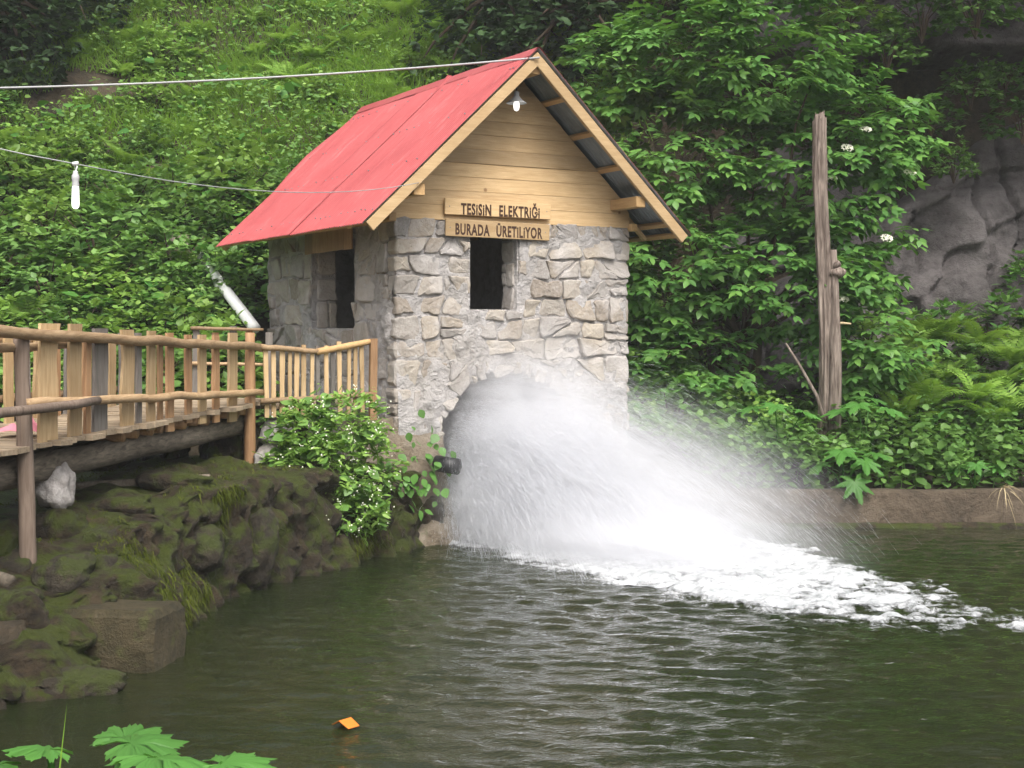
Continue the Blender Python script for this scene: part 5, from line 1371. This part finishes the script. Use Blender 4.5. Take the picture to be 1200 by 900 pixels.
V1, F1 = place(OV, T[idx][big], D[big], N[big], rs.uniform(.09, .18, big.sum())); o = link('broad_leaves', mesh_np('broad_leaves', V1, F1, M['leaf_mid']), fb); o['kind'] = 'stuff'
fl = bmesh.new()
for i in range(420):
    tix = rs.randint(len(T)); p = T[tix] + O[tix] * rs.uniform(.03, .1) + np.array([0, -.05, .03])
    if p[0] < -.15 and rs.rand() < .7: continue
    for m in range(rs.randint(1, 4)): bmesh.ops.create_icosphere(fl, subdivisions=1, radius=rs.uniform(.006, .011), matrix=Matrix.Translation(p + rs.normal(0, .02, 3)))
o = link('flowers', bm_mesh('flowers', fl, M['flower']), fb); o['kind'] = 'stuff'
n = 260; P = np.stack([rs.normal(-.25, .3, n), rs.normal(-.15, .1, n), rs.normal(.05, .22, n)], 1); D = np.stack([rs.normal(-.1, .6, n), rs.normal(-.6, .3, n), rs.normal(.5, .4, n)], 1)
V1, F1 = blades(P, D, rs.uniform(.2, .5, n), rs.uniform(.008, .014, n), .9, 8); o = link('grass_blades', mesh_np('grass_blades', V1, F1, M['grass']), fb); o['kind'] = 'stuff'
# climbing leaves on the footing
cl = empty('ivy', (*to_world(.35, -.30), .8)); cl.rotation_euler = (0, 0, ROT); tag(cl, 'patch of ivy leaves on the cabin footing left of the pipe', 'ivy')
ivm = mesh_np('leaf', OV[0] * .13, OV[1], M['leaf_elder'])
for i in range(60):
    lf = link('leaf', ivm, cl); lf.location = (rnd.gauss(0, .22), -.05 + rnd.uniform(-.08, .0), rnd.gauss(.1, .25)); lf.rotation_euler = (R(rnd.uniform(-80, -20)), R(rnd.uniform(-30, 30)), R(180 + rnd.uniform(-60, 60))); q = rnd.uniform(.6, 1.2); lf.scale = (q, q, q)

# ---- foreground plants on the near bank
fg = hogweed((-.95, 3.05, 1.0), [(-5, .10, .66, .14, -4), (75, .20, .695, .16, -2), (-75, .16, .675, .11, -5), (150, .15, .68, .12, 8), (80, .34, .685, .13, 4), (-80, .05, .70, .10, 10), (110, .12, .70, .13, 2)], 'hogweed leaves rising into the lower left corner of the view', None, HF)
rs = np.random.RandomState(51); gt = [(-1.02, 2.95, .86, .10), (-1.15, 3.0, .72, -.10), (-.9, 2.9, .66, .05), (-1.2, 3.1, .70, .05)]
gr = empty('grass_tuft', (-1.02, 2.98, 1.0)); tag(gr, 'few grass blades beside the foreground hogweed', 'grass tuft')
for (x, y, h_, ln_) in gt:
    V_, F_ = blades(np.array([[x + 1.02, y - 2.98, 0.0]]), np.array([[ln_, 0, 1.0]]), np.array([h_ * 1.03]), np.array([.012]), .06, 4); link('blade', mesh_np('blade', V_, F_, M['grass']), gr)

# ================================================================== WATER JET
NV = np.array([math.sin(ROT), -math.cos(ROT), 0])                       # straight out of the front
TV = np.array([math.cos(ROT), math.sin(ROT), 0])
def jet(seed, n, vlo, vhi, elev, elev_sd, ang, ang_sd, zlo, zhi, tlo, thi, llo, lhi, wlo, whi, mat, ztarget=.02):
    rs = np.random.RandomState(seed)
    tt = rs.uniform(tlo, thi, n); z0 = rs.uniform(zlo, zhi, n)
    rr = np.hypot(tt - ARC[0], np.maximum(0, z0 - ARC[1])); ok = rr < ARC[2] - .02; tt, z0 = tt[ok], z0[ok]; n = len(tt)
    v0 = rs.uniform(vlo, vhi, n); a = rs.normal(ang, ang_sd, n); e = rs.normal(elev, elev_sd, n)
    hd = NV[None] * np.cos(a)[:, None] + TV[None] * np.sin(a)[:, None]
    vel = hd * (v0 * np.cos(e))[:, None]; vz = v0 * np.sin(e)
    T_end = (vz + np.sqrt(vz ** 2 + 2 * 9.8 * (z0 - ztarget))) / 9.8
    tm = T_end * rs.uniform(0, 1, n)
    base = np.stack([A0[0] + tt * math.cos(ROT), A0[1] + tt * math.sin(ROT), z0], 1)
    P = base + vel * tm[:, None]; P[:, 2] += vz * tm - 4.9 * tm ** 2
    P += rs.normal(0, .05, (n, 3)) * (tm / T_end)[:, None]
    W = vel.copy(); W[:, 2] = vz - 9.8 * tm
    W = np.concatenate([W], 1)
    D = W / np.linalg.norm(W, axis=1, keepdims=True); L = rs.uniform(llo, lhi, n) * np.linalg.norm(W, axis=1) / 6; Wd = rs.uniform(wlo, whi, n)
    S = np.cross(D, UPV); S /= np.linalg.norm(S, axis=1, keepdims=True); U = np.cross(S, D)
    k = P[:, 2] > .0; P, D, L, Wd, S, U = P[k], D[k], L[k], Wd[k], S[k], U[k]; n = len(P)
    c3 = [(1, 0), (-.5, .866), (-.5, -.866)]
    V = [P - D * (L * .6)[:, None]] + [P + D * (L * .4)[:, None] + (S * a_ + U * b_) * Wd[:, None] for a_, b_ in c3]
    V = np.stack(V, 1).reshape(-1, 3)
    f = np.array([(0, 2, 1), (0, 3, 2), (0, 1, 3), (1, 2, 3)])
    F = (f[None] + (np.arange(n) * 4)[:, None, None]).reshape(-1, 3)
    return V, F
t = NT('white_water'); d = t.n('ShaderNodeBsdfDiffuse'); d.inputs[0].default_value = (.92, .93, .96, 1); tr = t.n('ShaderNodeBsdfTranslucent'); tr.inputs[0].default_value = (.92, .93, .96, 1)
mx = t.n('ShaderNodeMixShader'); mx.inputs[0].default_value = .5; t.l(d.outputs[0], mx.inputs[1]); t.l(tr.outputs[0], mx.inputs[2]); M['spray'] = t.done(mx)
t = NT('pond_foam'); v = t.coord('Object', (1, 1.5, 1)); fc = t.ramp(t.noise(v, 7, 7, .7, .4), [(.30, (.22, .24, .24)), (.5, (.42, .43, .44)), (.70, (.62, .63, .64))])
fb_ = t.bsdf(fc, .5, t.bump(t.noise(v, 22, 5, .7), .6, .03), .4); atn = t.n('ShaderNodeAttribute', attribute_name='cover')
fl_ = t.coord('Object', (2.0, 1.0, 1), (0, 0, R(-37))); nn = t.math('ADD', t.noise(fl_, 5, 6, .72, .8), t.math('MULTIPLY', t.noise(v, 26, 4, .7, .5), .6))
al_ = t.ramp(t.math('ADD', t.math('MULTIPLY', atn.outputs['Fac'], .85), t.math('MULTIPLY', t.math('SUBTRACT', nn, .8), 1.5)), [(.0, 0.0), (.22, .42), (.60, 1.0)])
tp_ = t.n('ShaderNodeBsdfTransparent'); mx = t.n('ShaderNodeMixShader'); t.l(al_, mx.inputs[0]); t.l(tp_.outputs[0], mx.inputs[1]); t.l(fb_.outputs[0], mx.inputs[2]); M['foam'] = t.done(mx)
sets = [jet(1, 70000, 1.8, 5.2, .0, .13, .16, .22, .30, 1.75, .84, 2.75, .08, .28, .0005, .0013, 0),        # body of the jet
        jet(2, 52000, 4.0, 7.0, -.02, .10, .18, .18, .30, 1.6, .88, 2.75, .10, .34, .0005, .0012, 0),        # long throw
        jet(3, 52000, 2.2, 6.0, .16, .20, .50, .26, .7, 2.0, 1.2, 2.75, .06, .24, .0004, .0009, 0),         # fine spray drifting right
        jet(4, 30000, .8, 3.0, .0, .2, .02, .25, .2, 1.5, .84, 2.7, .04, .14, .0007, .0017, 0),             # falling water at the mouth
        jet(6, 26000, 1.2, 3.6, .55, .35, .15, .35, 1.0, 2.0, 1.0, 2.75, .03, .10, .0004, .0009, 0),        # fine drops thrown up before the wall
        jet(5, 26000, .6, 2.4, .0, .2, -.05, .22, .15, 1.3, .83, 1.5, .04, .14, .0007, .0017, 0)]           # water along the left foot of the arch
V_, F_ = stack(sets)
o = link('water_spray', mesh_np('water_spray', V_, F_, M['spray'])); tag(o, 'white water spraying out of the arch into the pond', 'water spray', kind='stuff')
# foam on the pond where the jet lands
fx = np.arange(-1.2, 5.6, .019); fy = np.arange(11.2, 18.6, .019); FX, FY = np.meshgrid(fx, fy)
O2 = np.array(to_world(ARC[0], -.1)); dd = np.array([.60, -.80])
al = (FX - O2[0]) * dd[0] + (FY - O2[1]) * dd[1]; ac = (FX - O2[0]) * .80 + (FY - O2[1]) * .60      # along, across (right/back positive)
lo_ = np.interp(al, [-.5, 0, 1, 2, 3.5, 5, 6, 7, 7.6], [-1.05, -1.2, -1.25, -1.32, -1.45, -1.40, -1.2, -.65, .1]); hi_ = np.interp(al, [-.5, 0, 1, 2, 3, 4.5, 6, 7, 7.6], [1.2, 1.4, 2.0, 2.3, 2.2, 1.7, 1.2, .9, .5])
edge = np.minimum(ac - lo_, hi_ - ac); core = np.clip(edge / .55, -1, 1) * np.interp(al, [-.6, -.3, 4.5, 7.5], [0, 1, 1, .42])
fn = fbm(FX * 5.5 + .3 * FY, FY * 8.5, 0 * FX, 5); fn2 = fbm(FX * 1.6, FY * 2.2, 0 * FX + 5, 3)
score = core * 1.25 + .50 * fn + .30 * fn2 - .22 - .40 * smooth(4.0, 7.2, al); lift = np.clip(score * 1.6, 0, 1)
ht = wave_z(FX, FY) + .006 + lift * (.040 * np.clip(core, 0, 1) * np.clip(fbm(FX * 3.5, FY * 4.5, 0 * FX + 9, 4) + .25, 0, 2) + .025 * np.abs(fn) + .012 * fbm(FX * 14, FY * 14, 0 * FX, 2))
ny_, nx_ = FX.shape; ii = np.arange(nx_ * ny_).reshape(ny_, nx_)
q = np.stack([ii[:-1, :-1], ii[:-1, 1:], ii[1:, 1:], ii[1:, :-1]], -1).reshape(-1, 4)
sc_ = score.ravel(); q = q[(sc_[q] > -.42).all(1)]
used = np.unique(q); remap = -np.ones(nx_ * ny_, int); remap[used] = np.arange(len(used))
V_ = np.stack([FX, FY, ht], -1).reshape(-1, 3)[used]
me = mesh_np('foam', V_, remap[q], M['foam'], True); at_ = me.attributes.new('cover', 'FLOAT', 'POINT'); at_.data.foreach_set('value', sc_[used].astype(np.float32)); o = link('foam', me); tag(o, 'white churning foam streak across the pond', 'foam', kind='stuff')
# soft mist round the jet
def mist(name, loc, axis_dir, size, dens, label, nscale):
    bm = bmesh.new(); bmesh.ops.create_icosphere(bm, subdivisions=3, radius=1)
    t = NT(name + '_volume'); tc = t.n('ShaderNodeTexCoord'); vl = t.n('ShaderNodeVectorMath', operation='LENGTH'); t.l(tc.outputs['Object'], vl.inputs[0])
    fall = t.n('ShaderNodeMapRange'); fall.inputs[1].default_value = 1.0; fall.inputs[2].default_value = .35; t.l(vl.outputs['Value'], fall.inputs[0])
    mpg = t.n('ShaderNodeMapping'); mpg.inputs['Scale'].default_value = (.7, 1.9, 1.9); t.l(tc.outputs['Object'], mpg.inputs[0])
    nz = t.ramp(t.noise(mpg.outputs[0], nscale, 5, .68, .5), [(.36, .06), (.64, 1.0)])
    f2 = t.math('MULTIPLY', fall.outputs[0], fall.outputs[0])
    dn = t.math('MULTIPLY', t.math('MULTIPLY', f2, nz), dens)
    pv = t.n('ShaderNodeVolumePrincipled'); pv.inputs['Color'].default_value = (.97, .97, .99, 1); pv.inputs['Anisotropy'].default_value = .2
    t.l(dn, pv.inputs['Density']); t.l(pv.outputs[0], t.out.inputs['Volume'])
    me = bm_mesh(name, bm, t.m); o = link(name, me, None, loc); o.scale = size; o.rotation_euler = Vector(axis_dir).to_track_quat('X', 'Z').to_euler(); tag(o, label, 'mist', kind='stuff')
c1 = np.array([*to_world(1.80, -.60), 1.28]); mist('mist', c1, (.5, -.866, -.1), (1.6, 1.5, 1.7), 2.3, 'pale mist in front of the arch', 2.2)
c2 = np.array([*to_world(2.5, -2.2), .75]); mist('mist', c2, (.72, -.68, -.24), (3.3, 1.7, 1.4), 1.25, 'thin mist drifting right over the foam', 2.6)
c4 = np.array([*to_world(1.25, -.40), .45]); mist('mist', c4, (.5, -.866, 0), (1.1, .9, .8), 4.0, 'white mist at the left foot of the arch', 2.4)
c3 = np.array([*to_world(1.9, -2.2), .25]); mist('mist', c3, (.6, -.8, .0), (3.0, 1.6, .62), 2.6, 'low white mist hugging the foam', 3.0)

# ================================================================== damp air of the gorge
bm = bmesh.new(); add_box(bm, (-64, -33, -3), (64, 93, 30)); t = NT('damp_air'); pv = t.n('ShaderNodeVolumePrincipled'); pv.inputs['Color'].default_value = (.93, .96, .97, 1); pv.inputs['Density'].default_value = .0008
t.l(pv.outputs[0], t.out.inputs['Volume']); o = link('haze', bm_mesh('haze', bm, t.m)); tag(o, 'pale damp haze filling the gorge', 'haze', kind='stuff')

# ================================================================== labels that tell the members of a group apart by their place
ORD = ['', 'second ', 'third ', 'fourth ', 'fifth ', 'sixth ', 'seventh ', 'eighth ', 'ninth ', 'tenth ', 'eleventh ', 'twelfth ', 'thirteenth ', 'fourteenth ', 'fifteenth ', 'sixteenth ', 'seventeenth ', 'eighteenth ', 'nineteenth ', 'twentieth ']
for gname in ('shrubs on the lower slope', 'shrubs on the upper slope', 'shrubs below the cliff', 'plants on the cliff', 'dark trees above the slope', 'trees above the cliff', 'shrubs below the elder tree', 'stones below the landing', 'rocks at the left end of the bank', 'shrubs round the pipe', 'ferns on the right bank'):
    mem = sorted([o_ for o_ in COL.objects if o_.parent is None and o_.get('group') == gname], key=lambda o_: o_.location.x / max(1, o_.location.y))
    h_ = (len(mem) + 1) // 2
    for i_, o_ in enumerate(mem):
        o_['label'] = o_['label'] + (', %sfrom left' % (ORD[i_] or 'first ') if i_ < h_ else ', %sfrom right' % (ORD[len(mem) - 1 - i_] or 'first '))
